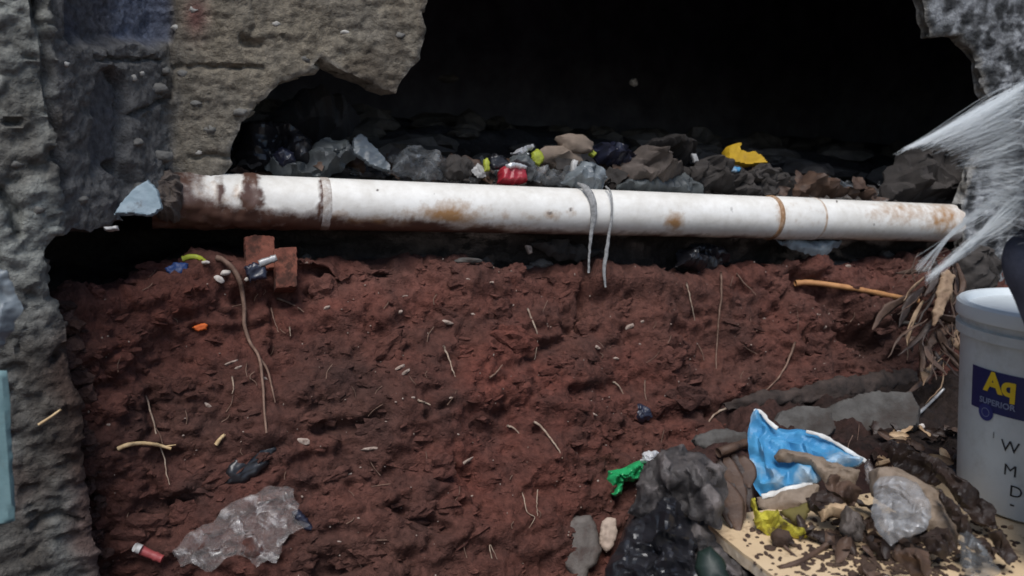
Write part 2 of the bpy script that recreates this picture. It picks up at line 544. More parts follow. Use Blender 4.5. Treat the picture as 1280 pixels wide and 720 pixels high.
# pipe: white plastic, real mud and rust stains carried by vertex amounts
def pipe_material():
    m = bpy.data.materials.new('stained_white_pipe')
    m.use_nodes = True
    N, L = m.node_tree.nodes, m.node_tree.links
    b = N['Principled BSDF']
    tc = N.new('ShaderNodeTexCoord')
    n1 = N.new('ShaderNodeTexNoise')
    n1.inputs['Scale'].default_value = 46
    n1.inputs['Detail'].default_value = 9
    n1.inputs['Roughness'].default_value = 0.7
    L.new(tc.outputs['Object'], n1.inputs['Vector'])

    def stained(prev, attr, col, soft):
        a = N.new('ShaderNodeAttribute')
        a.attribute_name = attr
        s = N.new('ShaderNodeMath')
        s.operation = 'ADD'
        L.new(a.outputs['Fac'], s.inputs[0])
        L.new(n1.outputs['Fac'], s.inputs[1])
        r = N.new('ShaderNodeMapRange')
        r.inputs['From Min'].default_value = 1.0 - soft
        r.inputs['From Max'].default_value = 1.0 + soft
        L.new(s.outputs[0], r.inputs['Value'])
        x = N.new('ShaderNodeMix')
        x.data_type = 'RGBA'
        L.new(r.outputs['Result'], x.inputs['Factor'])
        if isinstance(prev, tuple):
            x.inputs[6].default_value = (*prev, 1)
        else:
            L.new(prev, x.inputs[6])
        x.inputs[7].default_value = (*col, 1)
        return x.outputs[2]
    c = stained((0.82, 0.80, 0.76), 'grime', (0.50, 0.46, 0.40), 0.45)
    c = stained(c, 'rust', (0.36, 0.20, 0.09), 0.30)
    c = stained(c, 'mud', (0.095, 0.048, 0.034), 0.34)
    c = stained(c, 'spot', (0.10, 0.08, 0.07), 0.12)
    L.new(c, b.inputs['Base Color'])
    b.inputs['Roughness'].default_value = 0.42
    bp = N.new('ShaderNodeBump')
    bp.inputs['Strength'].default_value = 0.25
    bp.inputs['Distance'].default_value = 0.003
    L.new(n1.outputs['Fac'], bp.inputs['Height'])
    L.new(bp.outputs['Normal'], b.inputs['Normal'])
    return m


M_PIPE = pipe_material()

# ------------------------------------------------------------------ ground
gv = []
for gx in np.linspace(-40, 40, 41):
    for gy in np.linspace(-40, 40, 41):
        gv.append((gx, gy, 0.27))
gv = np.array(gv)
mk('ground', gv, grid_faces(41, 41), M_EARTH, origin=(0, 0, 0.27), colors={'tint': np.tile([0.085, 0.035, 0.028], (len(gv), 1))}, kind='structure')

# ------------------------------------------------------------------ the red earth bank with the rubbish bed behind it
EDGE = [  # pixel of the bank's upper edge, and how far it stands in front of the pipe's plane
    (-200, 378, 0.19), (40, 378, 0.19), (62, 376, 0.19), (100, 379, 0.175), (150, 373, 0.14), (200, 351, 0.10), (235, 331, 0.075),
    (275, 320, 0.055), (320, 314, 0.04), (360, 318, 0.03), (420, 313, 0.02), (520, 319, 0.02), (560, 329, 0.02), (650, 336, 0.015),
    (740, 344, 0.01), (800, 347, 0.01), (850, 354, 0.01), (910, 347, 0.005), (960, 337, 0.0), (1000, 327, 0.0), (1100, 323, 0.0),
    (1160, 318, 0.0), (1300, 322, 0.0), (1500, 330, 0.0)]
ep = np.array([wp(u, v, n) for u, v, n in EDGE])
es_, en_ = sn(ep)
S = np.concatenate([np.linspace(-2.2, -0.62, 60, endpoint=False), np.linspace(-0.62, 2.5, 720, endpoint=False), np.linspace(2.5, 4.2, 60)])
ze = np.interp(S, es_, ep[:, 2])
ne = np.interp(S, es_, en_)
ker = np.hanning(15)
ker /= ker.sum()
ze = np.convolve(np.pad(ze, 7, 'edge'), ker, 'valid')
ne = np.convolve(np.pad(ne, 7, 'edge'), ker, 'valid')
zp = PIPE0[2] + (PIPE1[2] - PIPE0[2]) * np.clip(S / LS, -0.6, 1.3)
hollow = 1 - sstep(-0.05, 0.15, S)                     # the deep hole under the broken wall at the left
ZF = 0.30
foot = np.interp(S, [-0.52, -0.28, 0.0, 0.3], [0.20, 0.24, 0.34, 0.385])
run = np.maximum(0.05, foot - ne)
prof = [  # (n, z, number of rows to the next)
    (np.full_like(S, -3.2), zp + 0.34, 20),
    (np.full_like(S, -0.9), zp + 0.19, 40),
    (np.full_like(S, -0.32), zp + 0.075, 26),
    (np.full_like(S, -0.14), zp + 0.022, 10),
    (-0.085 - 0.0 * hollow, zp - 0.015, 8),
    (-0.10 - 0.22 * hollow, zp - 0.055 - 0.02 * hollow, 12),
    (-0.13 - 0.25 * hollow, ze - 0.03, 16),
    (ne - 0.035, ze - 0.008, 8),
    (ne, ze - 0.004, 10),
    (ne + 0.10 * run, ze - 0.09, 90),
    (ne + 0.80 * run, ze - 0.60, 20),
    (ne + run + 0.10, np.full_like(S, ZF + 0.05), 14),
    (ne + run + 0.6, np.full_like(S, ZF), 8),
    (ne + run + 2.2, np.full_like(S, ZF - 0.02), 0)]
rows_n, rows_z = [], []
for (n0, z0, k), (n1, z1, _) in zip(prof[:-1], prof[1:]):
    for t in np.linspace(0, 1, k, endpoint=False):
        rows_n.append(n0 + (n1 - n0) * t)
        rows_z.append(z0 + (z1 - z0) * t)
rows_n.append(prof[-1][0])
rows_z.append(prof[-1][1])
RN, RZ = np.array(rows_n).T, np.array(rows_z).T           # [s, row]
k5 = np.array([1, 2, 3, 2, 1]) / 9
RN = np.apply_along_axis(lambda a: np.convolve(np.pad(a, 2, 'edge'), k5, 'valid'), 1, RN)
RZ = np.apply_along_axis(lambda a: np.convolve(np.pad(a, 2, 'edge'), k5, 'valid'), 1, RZ)
B3 = PIPE0[None, None] * [1, 1, 0] + ES * S[:, None, None] + EN * RN[..., None] + np.array([0, 0, 1]) * RZ[..., None]
gs, gt = np.gradient(B3, axis=0), np.gradient(B3, axis=1)
NB = np.cross(gs, gt)
NB /= np.linalg.norm(NB, axis=2)[..., None] + 1e-9
if NB[400, 160] @ EN < 0:
    NB = -NB
P = B3.reshape(-1, 3)
NN = NB.reshape(-1, 3)
pn = RN.ravel()
pu, pv, _ = proj(P)
front = sstep(-0.16, 0.0, pn - 0 * pn)
W = P * [1, 1, 1.25]
disp = 0.050 * fbm(W * [3.0, 3.0, 4.2], 3, 11)
wd, wd2, wid = worley(W * [9, 9, 13] + 0.35 * np.stack([perlin(W * 14, 40), perlin(W * 14, 41), perlin(W * 14, 42)], 1), 3)
disp += 0.030 * (wid - 0.5) * sstep(0.02, 0.22, wd2 - wd)
wd, wd2, wid = worley(W * [24, 24, 36] + 0.45 * np.stack([perlin(W * 30, 43), perlin(W * 30, 44), perlin(W * 30, 45)], 1), 4)
disp += 0.012 * (wid - 0.5) * sstep(0.0, 0.12, wd2 - wd)
disp += 0.004 * ridged(W * [8, 8, 12], 4, 21) + 0.007 * fbm(W * [17, 17, 24], 4, 22, 0.6) + 0.0042 * fbm(W * [52, 52, 78], 4, 31, 0.6) + 0.008 * np.abs(fbm(W * [20, 20, 27], 3, 33))
disp -= 0.030 * sstep(0.30, 0.75, fbm(W * [5, 5, 8.5], 3, 51)) + 0.016 * sstep(0.35, 0.7, fbm(W * [11, 11, 17], 3, 57))
disp *= 0.45 + 0.55 * front
disp *= np.where(pn > 1.2, 0.6, 1.0)


def groove(poly, width, depth):
    global disp
    poly = np.array(poly, float)
    best = np.full(len(P), 1e9)
    uv = np.c_[pu, pv]
    for a, b in zip(poly[:-1], poly[1:]):
        e = b - a
        t = np.clip(((uv - a) @ e) / (e @ e), 0, 1)
        best = np.minimum(best, np.linalg.norm(uv - a - t[:, None] * e, axis=1))
    wob = width * (1 + 0.6 * perlin(P * 18, 77))
    disp = disp - depth * (1 - sstep(wob * 0.25, wob, best)) * (pn > -0.05) * (pn < 0.6)


groove([(1000, 352), (1040, 372), (1062, 400), (1095, 425), (1130, 440)], 20, 0.05)
groove([(1095, 425), (1150, 405), (1180, 420)], 26, 0.05)
groove([(733, 345), (733, 385), (734, 412)], 8, 0.03)  # carves the hanging twine's cast shadow into the bank as a groove
groove([(840, 520), (900, 512), (1000, 500)], 14, 0.03)
groove([(345, 375), (352, 410), (345, 440)], 7, 0.02)
groove([(400, 535), (450, 532), (475, 520)], 13, 0.03)
groove([(490, 635), (540, 655), (560, 665)], 10, 0.03)
groove([(560, 590), (590, 600), (600, 640)], 16, 0.025)
groove([(180, 470), (190, 500), (188, 540)], 10, 0.02)
P2 = P + NN * disp[:, None]
# soil colour: red and brown clay, with paler and darker patches set by place
n1 = 0.5 + 0.5 * fbm(P * [3.0, 3.0, 4.0], 4, 61)
n2 = 0.5 + 0.5 * fbm(P * [9, 9, 14], 4, 66)
red, brown, dark, pale = np.array([0.172, 0.053, 0.038]), np.array([0.112, 0.051, 0.039]), np.array([0.060, 0.030, 0.025]), np.array([0.185, 0.084, 0.066])


def spot(u, v, ru, rv):
    return np.exp(-(((pu - u) / ru) ** 2 + ((pv - v) / rv) ** 2))


fr = np.clip(0.30 + 1.1 * (n1 - 0.5) + 0.55 * spot(650, 480, 110, 60) + 0.5 * spot(130, 490, 45, 60) + 0.45 * spot(450, 350, 100, 40) + 0.4 * spot(640, 600, 120, 60) + 0.25 * spot(560, 560, 90, 80), 0, 1)
fd = np.clip(0.15 + 1.1 * (n2 - 0.5) + 0.45 * spot(420, 480, 70, 40) + 0.4 * spot(240, 600, 140, 90) + 0.3 * spot(560, 520, 60, 40) + 0.3 * spot(840, 520, 120, 40) + 0.35 * spot(1130, 430, 60, 60), 0, 1)
fp = np.clip(0.55 * spot(480, 345, 160, 35) + 0.3 * spot(1080, 350, 120, 30) + 0.5 * (n2 - 0.5), 0, 1)
tint = brown + (red - brown) * fr[:, None]
tint = tint + (pale - tint) * fp[:, None]
tint = tint + (dark - tint) * fd[:, None]
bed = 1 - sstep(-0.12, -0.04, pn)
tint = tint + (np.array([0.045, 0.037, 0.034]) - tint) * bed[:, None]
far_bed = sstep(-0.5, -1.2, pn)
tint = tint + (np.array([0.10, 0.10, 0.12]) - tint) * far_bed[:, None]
bank_f = grid_faces(RN.shape[0], RN.shape[1])
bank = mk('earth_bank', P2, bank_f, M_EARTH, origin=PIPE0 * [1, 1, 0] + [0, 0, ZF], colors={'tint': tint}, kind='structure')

# ------------------------------------------------------------------ the earth ledge at the right (heaped soil under the board and the bucket)
mx, my = np.linspace(-0.25, 2.2, 330), np.linspace(0.45, 2.7, 300)
MX, MY = np.meshgrid(mx, my, indexing='ij')
q = np.c_[MX.ravel(), MY.ravel(), np.zeros(MX.size)]
edge_x = 0.12 + 0.06 * fbm(q * [1, 3, 1], 2, 5)
rise = sstep(-0.12, 0.16, q[:, 0] - edge_x - 0.26 * sstep(1.35, 2.0, q[:, 1])) * sstep(0.45, 0.7, q[:, 1])
q[:, 2] = 0.24 + 0.585 * rise - 0.055 * sstep(1.5, 1.85, q[:, 1]) * rise
q[:, 2] += (0.030 * fbm(q * 6, 3, 15) + 0.020 * ridged(q * 14, 3, 16) + 0.008 * fbm(q * 50, 3, 17)) * np.where((q[:, 1] < 1.5) & (q[:, 0] > 0.24), 0.35, 1.0)
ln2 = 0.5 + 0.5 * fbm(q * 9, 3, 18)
ledge_dark = np.clip(sstep(0.5, 0.95, q[:, 0] + 0.35 * (ln2 - 0.5)) * sstep(1.2, 1.6, q[:, 1]), 0, 1)  # soil darker towards the back right of the ledge, border broken by noise
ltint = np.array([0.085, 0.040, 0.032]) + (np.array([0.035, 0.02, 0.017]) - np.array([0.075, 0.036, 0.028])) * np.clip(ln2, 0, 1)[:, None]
ltint = ltint + (np.array([0.026, 0.017, 0.014]) - ltint) * ledge_dark[:, None]
ledge_f = grid_faces(330, 300)
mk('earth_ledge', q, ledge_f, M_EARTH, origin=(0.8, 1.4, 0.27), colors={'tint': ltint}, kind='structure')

TV, TF = join_geo([(P2, bank_f), (q, ledge_f)])
BVHS = [BVHTree.FromPolygons(TV.tolist(), TF)]


def cast(o, d, far=9.0):
    best = None
    for b in BVHS:
        h = b.ray_cast(Vector(o), Vector(d), far)
        if h[0] is not None and (best is None or h[3] < best[2]):
            best = (np.array(h[0]), np.array(h[1]), h[3])
    return best


def hit(u, v):
    d = ray(u, v)
    d = d / np.linalg.norm(d)
    h = cast(CAM, d)
    if h is None:
        return at(u, v, 2.0), -d
    n = h[1] if h[1] @ d < 0 else -h[1]
    return h[0], n


# ------------------------------------------------------------------ the broken concrete wall: main face, return and pier bent in plan
NW = 0.015
K = wp(216, 200, NW)
J = on_plane(72, 250, wp(72, 250, 0.31), EN)
K2, J2 = K[:2], J[:2]
dKJ = (K2 - J2) / np.linalg.norm(K2 - J2)
LKJ = np.linalg.norm(K2 - J2)
dJL = ES[:2] * math.cos(0.25) + np.array([-ES[1], ES[0]]) * math.sin(0.25)   # pier front (pointing right)
azK, azJ = math.atan2(K2[0], K2[1]), math.atan2(J2[0], J2[1])


def wall_uv(u, v):
    """pixel -> (arc length along the bent wall, height)."""
    d = ray(u, v)
    az = math.atan2(d[0], d[1])
    if az >= azK:
        o, dr, a0 = K2, ES[:2], 0.0
    elif az >= azJ:
        o, dr, a0 = J2, dKJ, -LKJ
    else:
        o, dr, a0 = J2, dJL, -LKJ
    n = np.array([dr[1], -dr[0]])
    t = (o @ n) / (d[:2] @ n)
    Pxy = d[:2] * t
    return np.array([a0 + (Pxy - o) @ dr, CAM[2] + d[2] * t])


def wall_pos(a):
    a = np.asarray(a, float)
    out = np.empty((len(a), 2))
    nr = np.empty((len(a), 2))
    for msk, o, dr, a0 in ((a >= 0, K2, ES[:2], 0.0), ((a < 0) & (a >= -LKJ), J2, dKJ, -LKJ), (a < -LKJ, J2, dJL, -LKJ)):
        out[msk] = o + dr * (a[msk] - a0)[:, None]
        nr[msk] = [dr[1], -dr[0]]
    return out, nr


RIM_R = [(1290, 900), (1262, 760), (1243, 500), (1226, 420), (1212, 340), (1203, 300), (1203, 255), (1216, 215), (1236, 180), (1243, 142),
         (1231, 110), (1226, 78), (1216, 64), (1196, 43), (1163, 46), (1155, 12), (1148, -20)]
RIM_T = [(1040, -26), (900, -20), (760, -28), (640, -22), (560, -24), (536, -18)]
RIM_L = [(531, 0), (529, 40), (526, 76), (510, 92), (493, 117), (476, 110), (452, 97), (431, 91), (420, 87), (410, 77), (402, 70), (394, 79),
         (384, 89), (362, 98), (338, 114), (317, 135), (302, 155), (293, 175), (286, 196), (287, 206), (272, 222), (243, 236), (206, 258),
         (176, 268), (150, 276), (112, 285), (74, 293), (62, 310), (59, 343), (62, 372), (76, 398), (88, 440), (98, 500), (104, 560), (108, 620),
         (120, 700), (128, 800), (132, 900)]
hole = np.array([wall_uv(u, v) for u, v in RIM_R + RIM_T + RIM_L])
hole = rough_poly(hole, 0.012, 0.0085, 9)
hole = hole[: -1]
amax, zt = wall_uv(1760, 200)[0], 2.6
amin = -LKJ - 0.9
# drop the roughened closing stretch between the two ends, then close round the outside
i_end = int(np.argmin(((hole - wall_uv(132, 900)) ** 2).sum(1)))
outline = np.vstack([hole[:i_end + 1], [[hole[i_end][0], 0.2], [amin, 0.2], [amin, zt], [amax, zt], [amax, 0.2], [hole[0][0], 0.2]]])
aL, aM = wall_uv(-30, 200)[0], wall_uv(545, 60)[0]
aR, aR2 = wall_uv(1140, 60)[0], wall_uv(1300, 60)[0]
zA, zB = wall_uv(100, 760)[1], max(wall_uv(300, -40)[1], wall_uv(540, -40)[1])
XS = np.concatenate([np.linspace(amin, aL, 30, endpoint=False), np.arange(aL, aM, 0.0044), np.arange(aM, aR, 0.014), np.arange(aR, aR2, 0.0065), np.linspace(aR2, amax, 30)])
YS = np.concatenate([np.linspace(0.18, zA, 10, endpoint=False), np.arange(zA, zB, 0.0044), np.linspace(zB, zt + 0.02, 50)])
xy, wq, wdep, wrim = grid_clip(outline, XS, YS)
pxy, nxy = wall_pos(xy[:, 0])
WP3 = np.c_[pxy, xy[:, 1]]
WN3 = np.c_[nxy, np.zeros(len(xy))]
wu, wv, _ = proj(WP3)
a_ = xy[:, 0]
Q3 = np.c_[xy, np.zeros(len(xy))]
beige = sstep(-0.025, 0.035, a_ + 0.03 * fbm(Q3 * 9, 3, 81))                  # main face right of the corner
pier = 1 - sstep(-LKJ - 0.015, -LKJ + 0.03, a_ + 0.02 * fbm(Q3 * 10, 3, 82))
dw = 0.010 * fbm(Q3 * 5, 3, 83) + 0.0045 * fbm(Q3 * [18, 34, 1], 4, 84, 0.65) + 0.0020 * fbm(Q3 * [70, 95, 1], 3, 85, 0.7)
c1, c2, cid = worley(Q3 * [32, 42, 1] + 0.3 * np.stack([perlin(Q3 * 40, 86), perlin(Q3 * 40, 87), 0 * a_], 1), 88)
dw += (0.010 * pier + 0.0035) * (cid - 0.5) * sstep(0, 0.3, c2 - c1)
dw += 0.006 * pier * fbm(Q3 * [11, 15, 1], 4, 89, 0.6) + 0.010 * pier
dw -= 0.014 * sstep(0.35, 0.7, fbm(Q3 * [13, 17, 1], 3, 90)) * (0.05 + 0.3 * (1 - beige) + 0.3 * pier)
dw += 0.0025 * fbm(Q3 * [22, 60, 1], 4, 93, 0.65) * beige + 0.0014 * ridged(Q3 * [60, 85, 1], 2, 94)
dw *= 0.5 + 0.5 * sstep(0, 0.01, wdep)
dw -= 0.003 * (1 - sstep(0, 0.008, wdep))
# slot: the rounded recess in the return face
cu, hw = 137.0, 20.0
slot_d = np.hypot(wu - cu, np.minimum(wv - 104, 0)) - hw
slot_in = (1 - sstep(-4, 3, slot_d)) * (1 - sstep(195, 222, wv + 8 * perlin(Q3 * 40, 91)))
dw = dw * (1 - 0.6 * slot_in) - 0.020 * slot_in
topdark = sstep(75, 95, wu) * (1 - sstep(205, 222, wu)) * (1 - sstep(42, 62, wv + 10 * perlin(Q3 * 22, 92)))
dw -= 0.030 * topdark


def wcrack(poly, width, depth):
    global dw
    poly = np.array(poly, float)
    best = np.full(len(wu), 1e9)
    uv = np.c_[wu + 5 * perlin(Q3 * 30, 95), wv + 5 * perlin(Q3 * 30, 96)]
    for a, b in zip(poly[:-1], poly[1:]):
        e = b - a
        t = np.clip(((uv - a) @ e) / (e @ e), 0, 1)
        best = np.minimum(best, np.linalg.norm(uv - a - t[:, None] * e, axis=1))
    dw = dw - depth * (1 - sstep(width * 0.2, width, best))


wcrack([(218, 84), (262, 82), (300, 86), (330, 88)], 6, 0.012)
wcrack([(118, 74), (150, 76), (200, 75)], 5, 0.012)
wcrack([(308, 50), (322, 56)], 11, 0.016)
wcrack([(318, 0), (316, 46)], 4, 0.005)
wcrack([(165, 142), (190, 132), (212, 124)], 5, 0.014)
wcrack([(218, -20), (213, 40), (216, 90), (208, 140)], 6, 0.012)
wcrack([(236, 196), (262, 198), (285, 196)], 6, 0.012)
wcrack([(40, 0), (55, 60), (60, 118), (74, 170), (82, 228)], 9, 0.03)
wcrack([(150, 210), (165, 230), (155, 262)], 16, 0.03)
wcrack([(62, 192), (75, 200)], 12, 0.02)
wcrack([(0, 240), (20, 262), (22, 290)], 10, 0.025)
wcrack([(8, 150), (22, 154)], 9, 0.02)
wcrack([(146, 88), (157, 104), (158, 150), (156, 214)], 5, 0.02)
wcrack([(65, 445), (80, 436), (95, 450)], 8, 0.02)
wcrack([(40, 655), (70, 640), (100, 648)], 6, 0.015)
g1 = 0.5 + 0.5 * fbm(Q3 * 6, 4, 97)
g2 = 0.5 + 0.5 * fbm(Q3 * 20, 4, 98)
cB, cB2 = np.array([0.235, 0.20, 0.15]), np.array([0.185, 0.165, 0.135])
cG, cP = np.array([0.150, 0.145, 0.140]), np.array([0.235, 0.24, 0.22])
wt = cB + (cB2 - cB) * np.clip(g1 * 1.4 - 0.2, 0, 1)[:, None]
wt = wt + (cG - wt) * (1 - beige)[:, None]
wt = wt + (cP - wt) * pier[:, None]
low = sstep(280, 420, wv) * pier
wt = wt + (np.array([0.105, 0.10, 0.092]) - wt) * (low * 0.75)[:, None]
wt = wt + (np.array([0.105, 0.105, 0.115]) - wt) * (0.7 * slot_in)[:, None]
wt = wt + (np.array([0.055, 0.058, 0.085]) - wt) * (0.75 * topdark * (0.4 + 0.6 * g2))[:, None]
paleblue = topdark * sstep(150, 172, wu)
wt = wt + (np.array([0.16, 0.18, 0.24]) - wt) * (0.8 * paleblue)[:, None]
pk = np.exp(-(((wu - 245) / 13) ** 2 + ((wv - 20) / 22) ** 2))
wt = wt + (np.array([0.24, 0.10, 0.09]) - wt) * (0.8 * pk)[:, None]
rightp = sstep(1100, 1140, wu)
wt = wt + (np.array([0.20, 0.205, 0.21]) * (0.25 + 1.3 * sstep(0.3, 0.75, g2))[:, None] - wt) * rightp[:, None]
fresh = (1 - sstep(0.0, 0.012, wdep)) * (beige)
wt = wt + (np.array([0.26, 0.24, 0.21]) - wt) * (0.6 * fresh)[:, None]
soil = np.clip(sstep(380, 450, wv) * (1 - sstep(0.0, 0.055, wdep + 0.035 * (g1 - 0.5) * 2)) * 1.1 + 0.5 * sstep(0.55, 0.75, g1) * sstep(400, 520, wv), 0, 1)
wt = wt + (np.array([0.10, 0.055, 0.045]) - wt) * (0.8 * soil)[:, None]
g3 = 0.5 + 0.5 * fbm(Q3 * [3.5, 2.2, 1], 4, 101)
g4 = 0.5 + 0.5 * fbm(Q3 * 55, 3, 102)
wt = wt * (0.55 + 0.45 * g2 + 0.45 * (1 - sstep(0.55, 0.75, g3)))[:, None] * (0.75 + 0.5 * g4)[:, None]
stain = sstep(0.56, 0.70, g3) * (1 - rightp)
wt = wt * (1 - 0.35 * stain)[:, None] + np.array([0.030, 0.020, 0.014]) * stain[:, None]
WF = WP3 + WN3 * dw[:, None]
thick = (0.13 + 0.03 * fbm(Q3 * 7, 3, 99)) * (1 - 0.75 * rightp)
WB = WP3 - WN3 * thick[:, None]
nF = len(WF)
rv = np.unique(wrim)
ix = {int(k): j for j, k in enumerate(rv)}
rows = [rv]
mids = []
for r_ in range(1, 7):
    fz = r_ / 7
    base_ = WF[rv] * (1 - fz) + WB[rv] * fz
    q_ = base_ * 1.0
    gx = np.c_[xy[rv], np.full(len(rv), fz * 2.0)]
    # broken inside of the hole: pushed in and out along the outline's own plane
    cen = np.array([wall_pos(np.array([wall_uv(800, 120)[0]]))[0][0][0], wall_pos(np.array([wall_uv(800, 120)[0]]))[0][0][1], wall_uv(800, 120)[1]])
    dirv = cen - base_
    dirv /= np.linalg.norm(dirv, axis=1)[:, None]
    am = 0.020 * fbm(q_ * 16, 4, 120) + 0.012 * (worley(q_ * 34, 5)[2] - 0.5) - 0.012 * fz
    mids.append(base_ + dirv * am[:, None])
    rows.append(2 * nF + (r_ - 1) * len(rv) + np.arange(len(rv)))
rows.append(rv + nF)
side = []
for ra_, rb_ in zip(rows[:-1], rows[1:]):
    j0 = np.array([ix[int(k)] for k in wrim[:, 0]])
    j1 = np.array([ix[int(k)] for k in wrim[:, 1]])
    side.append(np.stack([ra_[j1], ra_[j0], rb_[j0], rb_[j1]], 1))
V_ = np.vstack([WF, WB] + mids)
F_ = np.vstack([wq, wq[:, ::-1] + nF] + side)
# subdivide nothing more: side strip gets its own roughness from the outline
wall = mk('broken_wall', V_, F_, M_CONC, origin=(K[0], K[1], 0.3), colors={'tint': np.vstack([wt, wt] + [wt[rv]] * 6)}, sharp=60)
tag(wall, 'broken grey and beige concrete wall with a big ragged hole knocked through it', 'wall')
WALLB = BVHTree.FromPolygons(V_.tolist(), F_.tolist())

# stones and pale grit standing proud of the mortar
def wall_stone(u, v, a, b, sd, m):
    d = ray(u, v)
    d = d / np.linalg.norm(d)
    h = WALLB.ray_cast(Vector(CAM), Vector(d))
    if h[0] is None:
        return
    p = np.array(h[0])
    dp = (p - CAM) @ FWD
    ra, rb = a / 2 / F * dp, b / 2 / F * dp
    ico_v, ico_f = None, None
    WALL_STONES.append((p, ra, rb, sd, m))


WALL_STONES = []
for k_, (u_, v_, a_, b_) in enumerate([(228, 92, 14, 9), (241, 12, 12, 8), (220, 34, 12, 9), (166, 97, 8, 8), (176, 92, 9, 6), (248, 191, 9, 6), (352, 152, 12, 7), (380, 74, 14, 8), (205, 88, 18, 11), (262, 162, 16, 9), (82, 80, 9, 7),
                                       (300, 140, 18, 10), (196, 110, 24, 14), (170, 178, 20, 10), (200, 196, 30, 18), (176, 236, 26, 14), (245, 130, 16, 8), (498, 44, 14, 8), (344, 30, 12, 8), (430, 40, 12, 7), (20, 205, 16, 12), (48, 262, 14, 12), (100, 250, 18, 10)]):
    wall_stone(u_, v_, a_, b_, 600 + k_, 'grit' if a_ < 13 else 'agg')

# the dark room behind the wall
s0, s1, nb = -1.6, 3.6, -2.2


def wpt(s, n, z):
    return PIPE0 * [1, 1, 0] + ES * s + EN * n + np.array([0, 0, z])


def rough_sheet(name, c00, c10, c01, ni, nj, amp, seed):
    a, b = np.meshgrid(np.linspace(0, 1, ni), np.linspace(0, 1, nj), indexing='ij')
    Pt = c00 + (c10 - c00) * a[..., None] + (c01 - c00) * b[..., None]
    Pt = Pt.reshape(-1, 3)
    nrm = np.cross(c10 - c00, c01 - c00)
    nrm /= np.linalg.norm(nrm)
    Pt = Pt + nrm * (amp * fbm(Pt * 2.5, 4, seed))[:, None]
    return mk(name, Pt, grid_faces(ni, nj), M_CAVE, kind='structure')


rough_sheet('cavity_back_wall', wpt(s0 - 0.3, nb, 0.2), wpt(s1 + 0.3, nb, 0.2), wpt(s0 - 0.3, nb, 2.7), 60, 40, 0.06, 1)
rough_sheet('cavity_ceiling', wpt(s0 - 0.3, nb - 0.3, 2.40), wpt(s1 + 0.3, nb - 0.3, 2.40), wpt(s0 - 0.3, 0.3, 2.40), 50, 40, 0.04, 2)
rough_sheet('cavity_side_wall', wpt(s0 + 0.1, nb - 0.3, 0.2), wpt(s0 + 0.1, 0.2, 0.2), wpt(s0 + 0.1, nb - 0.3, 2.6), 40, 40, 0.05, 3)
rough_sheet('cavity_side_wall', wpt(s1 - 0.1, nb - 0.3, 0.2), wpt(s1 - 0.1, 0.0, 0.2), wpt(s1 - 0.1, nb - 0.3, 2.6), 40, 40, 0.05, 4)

# ------------------------------------------------------------------ builders for things
TO = CAM


